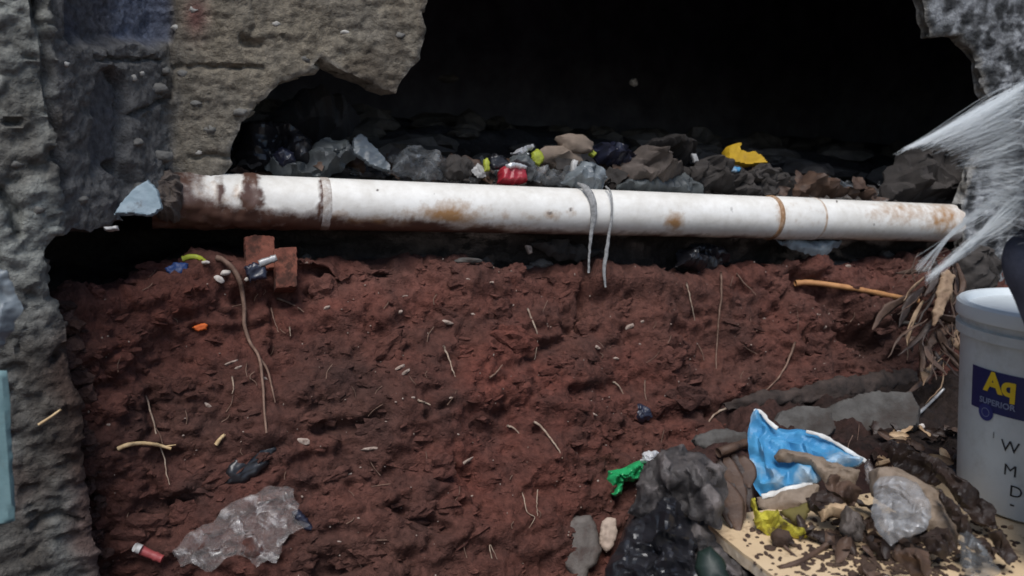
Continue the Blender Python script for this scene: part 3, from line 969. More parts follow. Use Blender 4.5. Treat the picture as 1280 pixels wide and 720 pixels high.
def blob(name, poly, label=None, cat=None, m=None, at_=None, n=None, plane=None, lift=0.0, thick=0.02, back=0.01, edge=0.5, wr=0.004, wf=40., fa=None, hard=False, facet=False,
         jit=0.04, seed=1, res=None, drape=False, group=None, parent=None, sharp=None, facing=0.5, hole=None, lump=0.0, smooth=True):
    """a thing with a traced outline, real thickness and crumpled relief, lying on whatever is behind it (at_) or n metres from the pipe's plane."""
    poly = np.asarray(poly, float)
    c = poly.mean(0) if at_ is None else np.asarray(at_, float)
    if plane is not None:
        P0, Nn = plane
        P0, Nn = np.asarray(P0, float), np.asarray(Nn, float)
    elif n is not None:
        P0 = wp(c[0], c[1], n)
        Nn = EN * 0.9 + np.array([0, 0, 0.35])
    else:
        pts = [hit(c[0] + dx, c[1] + dy) for dx in (-9, 0, 9) for dy in (-9, 0, 9)]
        P0 = np.median([p for p, _ in pts], axis=0)
        tn = np.mean([k for _, k in pts], axis=0)
        tn /= np.linalg.norm(tn) + 1e-9
        vw = (CAM - P0) / np.linalg.norm(CAM - P0)
        Nn = tn * (1 - facing) + vw * facing
    Nn = Nn / np.linalg.norm(Nn)
    P0 = P0 + Nn * lift
    X = np.cross([0, 0, 1.0], Nn)
    X /= np.linalg.norm(X)
    Y = np.cross(Nn, X)
    pl = np.array([[(on_plane(u, v, P0, Nn) - P0) @ X, (on_plane(u, v, P0, Nn) - P0) @ Y] for u, v in poly])
    ext = pl.max(0) - pl.min(0)
    L = max(ext)
    h = min(res or 1, max(L / 46, 0.0014))
    pl = rough_poly(pl, max(h * 1.2, L / 30), L * jit, seed)
    lo, hi = pl.min(0) - h, pl.max(0) + h
    g, qd, dep, rim = grid_clip(pl, np.arange(lo[0], hi[0] + h, h), np.arange(lo[1], hi[1] + h, h))
    D = max(dep.max(), 1e-6) * edge
    t = np.clip(dep / D, 0, 1)
    bul = np.sqrt(np.clip(1 - (1 - t) ** 2, 0, 1)) if (hard or wr < 0.0035) else 0.35 * np.sqrt(np.clip(1 - (1 - t) ** 2, 0, 1)) + 0.65 * t ** 1.1
    z3 = np.c_[g, np.full(len(g), seed * 3.7)]
    wrk = 0
    fold = np.zeros(len(g))
    lat = np.zeros((len(g), 2))
    if wr:
        cr = crumple(g, wf, seed, fa)
        if facet:                             # stiff film: flat facets meeting in straight creases
            gg = g + 0.10 / wf * np.stack([perlin(z3 * wf * 1.2, seed + 60), perlin(z3 * wf * 1.2 + 9.1, seed + 61)], 1)
            cr = 1.9 * creases(gg, wf * 0.55, seed, 5) + 1.1 * creases(gg, wf * 1.3, seed + 70, 5) + 0.30 * cr
        soft = wr >= 0.0035 and not hard
        wrk = (1.45 if soft else 1.0) * wr * cr * (0.45 + 0.55 * t)
        fold = sstep(0.25, 1.3, cr)
        if soft:                              # folds lean over, so edges overlap
            for k in (0, 1):
                lat[:, k] = 1.5 * wr * (fbm(np.c_[g * wf * 0.55, np.full(len(g), seed * 2.1 + k)], 3, seed + 40 + k)) * (0.3 + 0.7 * t)
    if lump:
        wrk = wrk + lump * fbm(z3 * 12, 2, seed + 9)
    base = np.zeros(len(g))
    if drape:
        for i, (x, y) in enumerate(g):
            o = P0 + X * x + Y * y + Nn * 0.12
            r = cast(o, -Nn, 0.24)
            base[i] = np.clip(0.12 - r[2], -0.05, 0.06) if r else 0
    g = g + lat
    Wd = P0 + g[:, :1] * X + g[:, 1:] * Y
    Fr = Wd + Nn * (base + 0.8 * thick * bul + wrk + 0.0006)[:, None]
    Bk = Wd + Nn * (base - back * bul + (wrk * 0.6 if thick < 0.02 else 0) - 0.0006)[:, None]
    V, f = slab_geo(Fr, Bk, qd, rim)
    o = mk(name, V, f, m, parent=parent, sharp=sharp or (22 if facet else 38), smooth=smooth, colors={'fold': np.r_[fold, fold]})
    if label:
        tag(o, label, cat, group)
    return o


_ico = {}


def ico(sub):
    if sub not in _ico:
        import bmesh
        bm = bmesh.new()
        bmesh.ops.create_icosphere(bm, subdivisions=sub, radius=1)
        bm.verts.ensure_lookup_table()
        _ico[sub] = (np.array([v.co[:] for v in bm.verts]), [[v.index for v in f.verts] for f in bm.faces])
        bm.free()
    return _ico[sub]


def stone_geo(c, axes, seed, sub=3, amp=0.18, fr=1.6, facets=0.0):
    v, f = ico(sub)
    r = 1 + amp * fbm(v * fr + seed * 3.1, 3, seed)
    if facets:
        w1, _, _ = worley(v * 1.3 + seed, seed)
        r = r - facets * (w1 - 0.5)
    A = np.asarray(axes, float)
    return np.asarray(c) + (v * r[:, None]) @ A, f


def stone(name, u, v, wpx, hpx, label, cat, m, n=None, seed=1, tilt=0, deep=0.8, amp=0.18, group=None, facets=0.25, lift=0.0, sub=3, kind=None, parent=None):
    if n is None:
        P0, N0 = hit(u, v)
    else:
        P0 = wp(u, v, n)
    d = (P0 - CAM) @ FWD
    a, b = wpx / 2 / F * d, hpx / 2 / F * d
    vw = (P0 - CAM) / np.linalg.norm(P0 - CAM)
    X = np.cross(vw, [0, 0, 1])
    X /= np.linalg.norm(X)
    Y = np.cross(X, vw)
    t = math.radians(tilt)
    X, Y = X * math.cos(t) + Y * math.sin(t), -X * math.sin(t) + Y * math.cos(t)
    V, f = stone_geo(P0 - vw * (lift + 0.3 * b), [X * a, Y * b, vw * deep * (a + b) / 2], seed, sub, amp, facets=facets)
    o = mk(name, V, f, m, sharp=45 if facets > 0.4 else None, parent=parent)
    if label:
        tag(o, label, cat, group)
    return o


def path3(px, lift, n=None, per=6, smooth=5):
    q2 = catmull(px, per)
    if n is not None:
        return np.array([wp(u, v, n) for u, v in q2])
    d = np.array([(hit(u, v)[0] - CAM) @ FWD for u, v in q2])
    md = np.array([np.median(d[max(0, i - smooth):i + smooth + 1]) for i in range(len(d))])
    d = np.minimum(md, md * 0.4 + 0.6 * np.array([np.mean(md[max(0, i - 3):i + 4]) for i in range(len(d))]))
    return np.array([at(u, v, k - lift) for (u, v), k in zip(q2, d)])


def strand(name, px, r, label=None, cat=None, m=None, lift=0.004, n=None, taper=0.4, group=None, flat=1.0, parent=None, wob=0.0, sides=6, per=6, seed=1, thin_both=False):
    Q = path3(px, lift, n, per)
    k = len(Q)
    t = np.linspace(0, 1, k)
    rr = r * (1 - (1 - taper) * t)
    if thin_both:
        rr = r * np.clip(np.sin(math.pi * (0.04 + 0.92 * t)), 0.12, 1) ** 0.7
    rr = rr * (1 + 0.22 * perlin(np.c_[t * 14, t * 0, t * 0 + seed], seed))
    if wob:
        Q = Q + wob * np.stack([perlin(np.c_[t * 9, t * 0 + i, t * 0 + seed], seed + i) for i in range(3)], 1)
    V, f = tube_geo(Q, rr, rr * flat, sides)
    o = mk(name, V, f, m, parent=parent)
    if label:
        tag(o, label, cat, group)
    return o


for p_, ra_, rb_, sd_, m_ in WALL_STONES:
    vw_ = (p_ - CAM) / np.linalg.norm(p_ - CAM)
    X_ = np.cross(vw_, [0, 0, 1])
    X_ /= np.linalg.norm(X_)
    V, f = stone_geo(p_ + vw_ * 0.4 * rb_, [X_ * ra_, np.array([0, 0, 1.0]) * rb_, vw_ * (ra_ + rb_) * 0.4], sd_, 2, 0.5, facets=0.7)
    mk('aggregate_stone', V, f, M[m_], parent=wall)

# ------------------------------------------------------------------ the drain pipe
AX = PIPE1 - PIPE0
LP = np.linalg.norm(AX)
AX /= LP
PU = np.array([0, 0, 1.]) - AX * AX[2]
PU /= np.linalg.norm(PU)
PF = np.cross(AX, PU)
if PF @ EN < 0:
    PF = -PF


def pipe_s(u):
    P_ = wp(u, 262, 0.05)
    return (P_ - PIPE0) @ AX


pipe = root('drain_pipe', PIPE0, 'long white plastic drain pipe stained with mud and rust across the hole', 'pipe')
xs = np.arange(pipe_s(190), LP - 0.012, 0.005)
th = np.linspace(0, 2 * math.pi, 72, endpoint=False)
XX, TH = np.meshgrid(xs, th, indexing='ij')
PR = 0.0555
# sag and small waviness
VV0 = PIPE0 + AX * XX[..., None]
pts = VV0 + (PF * np.cos(TH)[..., None] + PU * np.sin(TH)[..., None]) * PR
fl = pts.reshape(-1, 3)
lu, lv, _ = proj(fl)
up = np.sin(TH).ravel()
nz = fbm(fl * [12, 12, 20], 4, 3)
nz2 = fbm(fl * [40, 40, 40], 3, 4)
bl = np.interp(lu, [200, 270, 330, 420, 520, 600, 700, 900, 1190], [0.55, 0.05, -0.25, -0.46, -0.50, -0.72, -0.92, -0.98, -1.0])
mud = 0.9 * sstep(0.30, -0.30, up - bl + 0.30 * nz)
mud = np.maximum(mud, 0.85 * (1 - sstep(228, 262, lu + 10 * nz2 - 10 * up)))
for u0, u1, tp in ((303, 327, 1.4), (398, 405, 1.1), (272, 279, 0.6)):
    mud = np.maximum(mud, sstep(u0 - 4, u0 + 4, lu + 7 * nz2) * (1 - sstep(u1 - 4, u1 + 5, lu + 7 * nz2)) * (0.55 + 0.35 * (up < tp)))
rust = np.zeros(len(fl))
for u0, v0, ru, rv, k in ((560, 268, 46, 17, 0.75), (515, 272, 28, 14, 0.5), (640, 272, 40, 10, 0.35), (843, 277, 15, 14, 0.75), (1125, 266, 48, 18, 0.48), (1180, 272, 30, 26, 0.62), (690, 268, 14, 8, 0.5), (712, 265, 12, 8, 0.45),
                          (480, 280, 90, 10, 0.75), (600, 284, 80, 8, 0.5), (420, 276, 18, 14, 0.6), (978, 270, 8, 30, 0.6), (250, 250, 40, 30, 0.5), (295, 240, 6, 14, 0.4)):
    rust = np.maximum(rust, k * np.exp(-(((lu - u0) / ru) ** 2 + ((lv - v0) / rv) ** 2)) * (1 + 0.5 * nz2))
spt = np.zeros(len(fl))
for u0, v0, ru, rv in ((915, 262, 3.5, 7), (994, 281, 5, 3.5), (472, 238, 3, 2.5), (688, 266, 6, 4), (713, 262, 4, 5), (543, 242, 2, 2), (1093, 281, 3, 3), (336, 275, 5, 3), (350, 268, 4, 3), (1046, 252, 2, 4)):
    spt = np.maximum(spt, 0.62 * np.exp(-(((lu - u0) / ru) ** 2 + ((lv - v0) / rv) ** 2)))
grime = 0.26 + 0.25 * nz + 0.25 * sstep(0.2, -0.9, up) + 0.12 * sstep(380, 300, lu) + 0.12 * sstep(950, 1100, lu)
crust = 0.006 * np.clip(mud, 0, 1) * (0.5 + 0.8 * nz2) * sstep(460, 300, lu)
endr = np.where(XX.ravel() > LP - 0.01, 1, 0)
fl = fl + ((fl - VV0.reshape(-1, 3)) / PR) * crust[:, None]
pf = grid_faces(len(xs), 72, True).tolist()
pf.append(list(range(72))[::-1])
# ragged far end
jag = 0.018 * perlin(np.c_[np.cos(th) * 2, np.sin(th) * 2, th * 0], 6)
last = (len(xs) - 1) * 72
fl[last:last + 72] += AX * (jag[:, None] + 0.004)
inner = [last + k for k in range(72)]
nb_ = len(fl)
fl = np.vstack([fl, fl[last:last + 72] - (fl[last:last + 72] - VV0[-1, 0]) * 0.09 , (VV0[-1, :] - AX * 0.12 + (PF * np.cos(th)[:, None] + PU * np.sin(th)[:, None]) * 0.0505)])
for ring in range(2):
    a0 = last if ring == 0 else nb_
    b0 = nb_ if ring == 0 else nb_ + 72
    for k in range(72):
        pf.append([a0 + k, b0 + k, b0 + (k + 1) % 72, a0 + (k + 1) % 72])
ext_ = lambda a, v: np.concatenate([a, np.full(144, v)])
mk('pipe_barrel', fl, pf, M_PIPE, parent=pipe, sharp=50, colors={'mud': ext_(mud, 0.3), 'rust': ext_(rust, 0.3), 'spot': ext_(spt, 0), 'grime': ext_(grime, 0.4)})


def collar(u0, u1, r, name, mudv, rustv, lip=0.002):
    a, b = pipe_s(u0), pipe_s(u1)
    xs_ = np.array([a, a + 0.001, a + 0.004, b - 0.004, b - 0.001, b])
    rs_ = np.array([PR - 0.002, r, r + lip, r + lip, r, PR - 0.002])
    V = np.array([PIPE0 + AX * x + (PF * math.cos(t) + PU * math.sin(t)) * rr for x, rr in zip(xs_, rs_) for t in th])
    z = np.sin(np.tile(th, len(xs_)))
    return mk(name, V, grid_faces(len(xs_), 72, True), M_PIPE, parent=pipe, sharp=40,
              colors={'mud': mudv + 0.25 * (z < -0.8) + 0 * z, 'rust': rustv + 0 * z, 'spot': 0 * z, 'grime': 0.3 + 0 * z})


blob_later = True
collar(403, 415, 0.0562, 'pipe_collar', 0.42, 0.30, 0.0006)
collar(980, 1033, 0.0568, 'pipe_coupling', 0.0, 0.16, 0.0008)
collar(975.5, 981, 0.0582, 'joint_ring', 0.30, 0.75, 0.0012)
collar(1031, 1034.5, 0.0574, 'joint_ring', 0.16, 0.55, 0.0008)

# twine knotted round the pipe, two ends hanging
tw = root('plastic_twine', wp(748, 300, 0.05), 'grey plastic twine looped over the white pipe with two ends hanging down', 'twine')


def round_pipe(u, vs, n0=0.0585):
    return [wp(u(v) if callable(u) else u, v, n0) for v in vs]


def twpath(pxn):
    return np.array([wp(u, v, k) for u, v, k in pxn])


for nm, pth, ra in (
    ('twine_end', [(722, 229, 0.01), (733, 236, 0.04), (741, 252, 0.058), (742, 272, 0.060), (739, 292, 0.058), (737, 312, 0.058), (736, 328, 0.058), (736, 341, 0.058)], [0.003, 0.011, 0.011, 0.010, 0.006, 0.004, 0.0035, 0.004]),
    ('twine_end', [(757, 233, 0.02), (763, 240, 0.050), (765, 258, 0.060), (764, 276, 0.061), (761, 294, 0.059), (758, 316, 0.058), (755, 338, 0.058), (757, 359, 0.058)], [0.003, 0.0035, 0.0036, 0.004, 0.005, 0.0065, 0.006, 0.003]),
):
    Q = catmull(twpath(pth), 6)
    rr = np.interp(np.linspace(0, 1, len(Q)), np.linspace(0, 1, len(ra)), ra)
    Q = Q + 0.0012 * np.stack([perlin(np.c_[np.arange(len(Q)) * 0.5, np.zeros(len(Q)) + i, np.zeros(len(Q))], i) for i in range(3)], 1)
    V, f = tube_geo(Q, rr * 0.75, rr * 0.22 + 0.0006, 8)
    mk(nm, V, f, M['twine'], parent=tw)

# ------------------------------------------------------------------ rubbish on the bed behind the pipe
B = blob
B('mortar_lump', [(192, 224), (208, 212), (222, 216), (230, 232), (228, 256), (222, 276), (202, 278), (188, 262)], 'brown lump of mortar and mud where the pipe enters the wall', 'mortar lump', M['mudlump'], n=0.035, thick=0.05, back=0.05, wr=0.008, wf=40, seed=10, jit=0.05, lump=0.012)
B('plastic_bag', [(292, 218), (288, 195), (300, 165), (330, 150), (365, 158), (392, 176), (402, 200), (400, 226), (350, 224)], 'dull black plastic bag behind the pipe under the arched notch of the wall', 'plastic bag', M['black'], n=-0.16, thick=0.07, wr=0.014, wf=22, facet=True, seed=11)
B('plastic_bag', [(330, 150), (352, 128), (392, 118), (432, 130), (450, 155), (430, 178), (390, 178), (350, 168)], 'large black sack deep in the notch of the broken wall', 'plastic bag', M['blackdull'], n=-0.34, thick=0.09, wr=0.014, wf=18, facet=True, seed=12)
B('plastic_film', [(330, 202), (352, 186), (378, 192), (405, 172), (432, 176), (446, 196), (430, 214), (400, 226), (352, 224), (334, 214)], 'dusty grey plastic film crumpled at the left end of the rubbish', 'plastic film', M['greyplastic'], n=-0.10, thick=0.035, wr=0.010, wf=34, facet=True, seed=13)
B('blue_wrapper', [(340, 194), (352, 184), (366, 190), (370, 204), (352, 208)], 'small dark blue wrapper half hidden in grey film', 'wrapper', M['navy'], n=-0.075, thick=0.015, wr=0.004, seed=14)
B('plastic_shard', [(440, 176), (450, 166), (462, 176), (474, 190), (488, 208), (486, 216), (462, 208), (441, 194)], 'pale grey triangular plastic shard leaning behind the pipe', 'plastic shard', M['bluegrey'], n=-0.10, thick=0.008, back=0.004, edge=0.15, wr=0.003, seed=15)
B('plastic_film', [(488, 218), (494, 198), (508, 182), (522, 180), (540, 192), (560, 200), (566, 214), (556, 224), (520, 226)], 'crumpled clear plastic film with shiny creases beside the grey shard', 'plastic film', M['filmgrey'], n=-0.09, thick=0.04, wr=0.012, wf=45, facet=True, seed=16)
B('grey_rag', [(545, 208), (562, 194), (582, 196), (596, 208), (592, 222), (562, 226)], 'grey flattened scrap between clear film and the lime scrap', 'scrap', M['rag'], n=-0.08, thick=0.022, wr=0.006, seed=17)
B('paper_scrap', [(588, 214), (597, 204), (606, 210), (608, 221), (596, 223)], 'small white scrap below the lime scrap beside the red tin', 'scrap', M['white'], n=-0.065, thick=0.008, wr=0.004, wf=60, seed=18)
B('lime_scrap', [(604, 200), (609, 197), (612, 203), (612, 213), (606, 215)], 'lime green scrap standing beside the red tin', 'scrap', M['lime'], n=-0.06, thick=0.006, wr=0.002, seed=19)
tin = B('red_tin', [(624, 211), (634, 208), (655, 210), (657, 228), (640, 231), (622, 228)], 'crushed red tin with a torn silver top behind the pipe', 'tin', M['red'], n=-0.062, thick=0.028, back=0.02, edge=0.35, wr=0.003, seed=20)
B('tin_top', [(632, 206), (640, 203), (650, 206), (659, 208), (657, 212), (645, 210), (634, 210)], m=M['foil'], n=-0.045, thick=0.008, wr=0.003, seed=21, parent=tin)
B('dark_tray', [(610, 199), (618, 192), (628, 197), (640, 206), (630, 212), (614, 212)], 'black bent tray edge behind the red tin', 'tray', M['black'], n=-0.09, thick=0.012, wr=0.003, seed=22)
B('foil_wrapper', [(638, 192), (648, 186), (658, 182), (667, 179), (668, 184), (660, 190), (662, 200), (652, 196)], 'bright silver wrapper bent upright behind the red tin', 'wrapper', M['foil'], n=-0.11, thick=0.010, wr=0.006, wf=60, facet=True, seed=23)
B('glass_shard', [(634, 208), (640, 195), (655, 192), (668, 204), (672, 220), (662, 228), (656, 212)], 'dull grey green plastic piece right of the red tin', 'plastic piece', M['greyplastic'], n=-0.085, thick=0.02, wr=0.004, seed=24)
B('yellow_wrapper', [(664, 192), (671, 186), (677, 190), (680, 200), (674, 208), (666, 204)], 'small faded yellow wrapper against the lower tan stone', 'wrapper', M['lime'], n=-0.10, thick=0.010, wr=0.003, seed=25)
stone('tan_stone', 718, 180, 46, 24, 'smooth tan stone lying on top of another stone', 'stone', M['stone'], n=-0.13, seed=3, tilt=-8, amp=0.12, facets=0.5)
stone('tan_stone', 697, 196, 54, 30, 'flat tan stone under the smooth topmost stone', 'stone', M['stone'], n=-0.15, seed=5, tilt=6, amp=0.14, facets=0.7)
B('plastic_film', [(656, 224), (662, 206), (682, 210), (700, 216), (716, 206), (728, 214), (722, 232), (690, 232)], 'crumpled translucent film under the two tan stones', 'plastic film', M['filmgrey'], n=-0.065, thick=0.03, wr=0.010, wf=45, facet=True, seed=26)
B('white_knot', [(713, 207), (716, 199), (722, 202), (720, 214), (714, 216)], 'little white twist of plastic beside the grey bag', 'plastic twist', M['white'], n=-0.05, thick=0.008, wr=0.003, seed=27)
B('plastic_bag', [(700, 228), (712, 214), (730, 202), (746, 204), (758, 218), (756, 236), (742, 240), (720, 234)], 'grey blue plastic bag pressed against the pipe by the twine', 'plastic bag', M['bluegrey'], n=-0.045, thick=0.04, wr=0.008, wf=36, facet=True, seed=28)
B('plastic_bag', [(738, 192), (748, 180), (768, 178), (788, 188), (796, 204), (784, 212), (756, 208)], 'shiny navy plastic bag right of the tan stones', 'plastic bag', M['navy'], n=-0.13, thick=0.04, wr=0.012, wf=40, facet=True, seed=29)
B('yellow_scrap', [(735, 192), (741, 188), (746, 192), (742, 197)], 'tiny yellow scrap between stone and navy bag', 'scrap', M['lime'], n=-0.11, thick=0.006, wr=0.001, seed=30)
B('brown_sack', [(776, 232), (774, 208), (786, 192), (806, 184), (828, 187), (846, 202), (852, 218), (838, 232), (800, 236)], 'crumpled brown sack bulging over the middle of the pipe', 'sack', M['brownsack'], n=-0.10, thick=0.075, wr=0.016, wf=26, facet=True, seed=31)
B('brown_sack', [(806, 184), (816, 172), (840, 168), (860, 180), (868, 198), (858, 206), (838, 192)], 'darker brown sack behind the bulging one', 'sack', M['rag'], n=-0.22, thick=0.06, wr=0.014, wf=24, facet=True, seed=32)
B('paper_scrap', [(864, 192), (870, 192), (874, 202), (868, 203)], 'narrow white paper scrap standing right of the brown sacks', 'scrap', M['white'], n=-0.15, thick=0.004, wr=0.001, seed=33)
B('grey_rag', [(770, 236), (780, 222), (806, 224), (840, 222), (856, 214), (870, 228), (880, 244), (840, 244), (800, 240)], 'grey green rag low along the pipe below the brown sack', 'rag', M['greyplastic'], n=-0.066, thick=0.024, wr=0.008, wf=40, seed=34)
B('dark_rag', [(862, 212), (876, 200), (902, 202), (922, 208), (932, 224), (918, 240), (884, 240), (868, 230)], 'dark brown rag left of the yellow card', 'rag', M['rag'], n=-0.12, thick=0.05, wr=0.014, wf=30, facet=True, seed=35)
B('yellow_card', [(906, 205), (906, 188), (908, 184), (918, 180), (924, 180), (922, 188), (932, 192), (940, 190), (952, 198), (958, 206), (930, 208)], 'torn bright yellow card box standing on the rubbish', 'card box', M['yellow'], n=-0.15, thick=0.020, back=0.02, edge=0.12, wr=0.002, seed=36, jit=0.012)
B('blue_scrap', [(912, 211), (918, 208), (926, 210), (924, 215), (914, 215)], 'tiny bright blue scrap under the yellow card', 'scrap', M['bluebag'], n=-0.09, thick=0.006, wr=0.001, seed=37)
B('dark_rag', [(920, 242), (930, 214), (950, 206), (972, 212), (986, 226), (990, 246), (950, 246)], 'dark grey rag right of the yellow card on the pipe', 'rag', M['rag'], n=-0.10, thick=0.04, wr=0.014, wf=34, facet=True, seed=38)
B('dead_leaves', [(984, 246), (992, 228), (1010, 218), (1032, 222), (1046, 234), (1086, 238), (1090, 248), (1040, 248)], 'brown dead leaf litter heaped right of the dark rag', 'leaf litter', M['leaf'], n=-0.10, thick=0.04, wr=0.016, wf=40, seed=39)
B('dark_rag', [(1100, 256), (1106, 210), (1128, 188), (1164, 182), (1196, 196), (1206, 236), (1190, 262), (1140, 258)], 'dark rag heaped beside the far end of the pipe', 'rag', M['rag'], n=-0.16, thick=0.09, wr=0.02, wf=20, facet=True, seed=40)
stone('grey_lump', 560, 98, 26, 10, 'dim grey lump far back in the dark hole', 'stone', M['rubble'], n=-1.2, seed=41)
stone('pale_speck', 792, 103, 10, 10, 'small pale lump alone in the dark behind the pipe', 'stone', M['shell'], n=-0.9, seed=42)
# loose small rubble filling the bed: nobody could count it
parts = []
for i in range(620):
    s_ = random.uniform(-0.25, 2.35)
    n_ = -0.075 - abs(random.gauss(0, 0.16))
    o = wpt(s_, n_, 2.2)
    r = cast(o, (0, 0, -1), 3)
    if not r:
        continue
    k = random.uniform(0.006, 0.022)
    parts.append(stone_geo(r[0] + [0, 0, k * 0.4], np.diag([k * random.uniform(0.8, 2), k * random.uniform(0.8, 2), k * random.uniform(0.4, 0.9)]), i, 2 if k > 0.013 else 1, 0.35, facets=0.5))
for i in range(110):
    s_, n_ = random.uniform(-0.2, 3.0), random.uniform(-1.7, -0.32)
    r = cast(wpt(s_, n_, 2.2), (0, 0, -1), 3)
    if r:
        k = random.uniform(0.02, 0.075)
        parts.append(stone_geo(r[0] + [0, 0, k * 0.2], np.diag([k * random.uniform(0.8, 1.8), k * random.uniform(0.8, 1.8), k * random.uniform(0.4, 0.9)]), i, 2, 0.4, facets=0.6))
V, f = join_geo(parts)
mk('rubble', V, f, M['rubble'], smooth=False, kind='stuff')
# torn scraps of dull film and leaf mixed into it, past counting
for mk_, sd in (('rag', 1), ('filmgrey', 2), ('leaf', 3)):
    lr = random.Random(sd)
    parts = []
    for i in range(46):
        u_ = lr.uniform(290, 1140)
        v_ = np.interp(u_, [300, 480, 700, 900, 1150], [214, 214, 222, 228, 250]) + lr.uniform(-16, 8)
        p0 = wp(u_, v_, -0.075 - lr.random() * 0.16)
        a_s, an = lr.uniform(0.012, 0.03), lr.uniform(0, 3)
        gx, gy = np.meshgrid(np.linspace(-1, 1, 9), np.linspace(-0.6, 0.6, 7), indexing='ij')
        g_ = np.c_[gx.ravel(), gy.ravel()] * a_s * (1 + 0.4 * perlin(np.c_[gx.ravel() * 1.5, gy.ravel() * 1.5, np.full(63, i * 1.1)], sd))[:, None]
        hz = 0.010 * crumple(g_, 50, i * 7 + sd)
        n_ = np.array([lr.uniform(-0.5, 0.5), -0.8, lr.uniform(0.1, 0.9)])
        n_ /= np.linalg.norm(n_)
        X_ = np.cross([math.sin(an) * 0.6, 0, 1.0], n_)
        X_ /= np.linalg.norm(X_)
        Y_ = np.cross(n_, X_)
        Vs = p0 + g_[:, :1] * X_ + g_[:, 1:] * Y_ + hz[:, None] * n_
        parts.append((Vs, grid_faces(9, 7)))
    V, f = join_geo(parts)
    mk('litter', V, f, M[mk_], kind='stuff')

# ------------------------------------------------------------------ under the pipe and along the top of the bank
brk = root('clay_brick', hit(340, 355)[0], 'broken red clay brick standing on the bank under the pipe', 'brick')
B('brick_half', [(305, 297), (318, 294), (343, 296), (345, 336), (330, 338), (306, 336)], m=M['brick'], parent=brk, n=0.035, thick=0.012, back=0.05, edge=0.08, wr=0.0012, jit=0.012, seed=44, sharp=40)
B('brick_half', [(341, 311), (371, 309), (372, 360), (344, 362)], m=M['brick'], parent=brk, n=0.055, thick=0.014, back=0.05, edge=0.08, wr=0.0012, jit=0.012, seed=45, sharp=40)
strand('metal_offcut', [(324, 330), (335, 326), (346, 322)], 0.008, 'silvery bent offcut in front of the clay brick', 'offcut', M['metal'], n=0.08, taper=0.9, flat=0.3)
B('purple_scrap', [(304, 334), (318, 328), (332, 332), (334, 348), (312, 352)], 'dark purple scrap at the foot of the clay brick', 'scrap', M['navy'], n=0.075, thick=0.01, wr=0.003, seed=46)
B('plastic_flake', [(142, 268), (154, 250), (170, 234), (186, 225), (198, 238), (204, 262), (190, 271), (165, 268)], 'pale blue grey plastic flake under the wall at the left end of the pipe', 'plastic flake', M['flake'], plane=(at(175, 252, 1.40), (0.2, -0.9, 0.35)), thick=0.008, back=0.004, edge=0.15, wr=0.003, wf=20, seed=47, jit=0.02)
B('white_scrap', [(130, 284), (148, 282), (149, 288), (131, 289)], 'little white scrap at the lip of the dark hollow', 'scrap', M['white'], plane=(at(140, 285, 1.38), (0.2, -0.9, 0.35)), thick=0.006, wr=0.001, seed=48)
strand('lime_strip', [(228, 324), (238, 321), (248, 322), (256, 327)], 0.006, 'lime yellow plastic strip curled on the bank top at left', 'plastic strip', M['lime'], flat=0.4, lift=0.006, taper=0.8)
B('blue_scrap', [(206, 336), (218, 328), (236, 330), (234, 342), (214, 346)], 'dark blue scrap on the bank top beside the hollow', 'scrap', M['blue'], thick=0.006, wr=0.003, seed=49, lift=0.003)
stone('white_shell', 274, 349, 14, 8, 'white shell chip pointing down left of the long root', 'shell', M['shell'], seed=50, tilt=-35, lift=0.003)
stone('white_shell', 282, 341, 13, 7, 'white shell chip lying flat nearest the long root', 'shell', M['shell'], seed=51, tilt=8, lift=0.003)
stone('white_shell', 257, 328, 10, 5, 'white shell chip beside the lime strip', 'shell', M['shell'], seed=52, lift=0.003)
stone('white_shell', 309, 349, 7, 5, 'tiny white shell chip right of the long root', 'shell', M['shell'], seed=53, lift=0.003, tilt=20)
B('orange_scrap', [(239, 409), (250, 405), (262, 403), (258, 412), (246, 414)], 'small bright orange scrap on the red earth', 'scrap', M['orange'], thick=0.004, wr=0.002, seed=54, lift=0.003)
B('grey_cloth', [(966, 303), (985, 299), (1020, 299), (1055, 303), (1046, 312), (1022, 323), (1005, 318), (985, 310)], 'grey cloth scrap hanging in the gap under the pipe coupling', 'cloth', M['bluegrey'], n=0.0, thick=0.012, wr=0.004, wf=30, seed=55)
B('plastic_bag', [(840, 334), (848, 312), (872, 304), (900, 308), (912, 326), (892, 336), (866, 340)], 'black plastic bag tucked in the gap under the pipe', 'plastic bag', M['black'], n=-0.03, thick=0.03, wr=0.010, wf=36, facet=True, seed=56)
B('white_scrap', [(656, 306), (664, 307), (666, 316), (661, 318)], 'little pale scrap in the dark gap under the pipe', 'scrap', M['chip'], n=-0.02, thick=0.004, wr=0.001, seed=57)
B('dark_rag', [(660, 304), (700, 300), (728, 306), (760, 318), (720, 328), (690, 322)], 'dark rag in the gap behind the hanging twine', 'rag', M['rag'], n=-0.06, thick=0.02, wr=0.008, seed=58)
stone('dark_pebble', 585, 326, 34, 8, 'flat dark stone on the bank edge under the pipe', 'stone', M['slab'], seed=59)

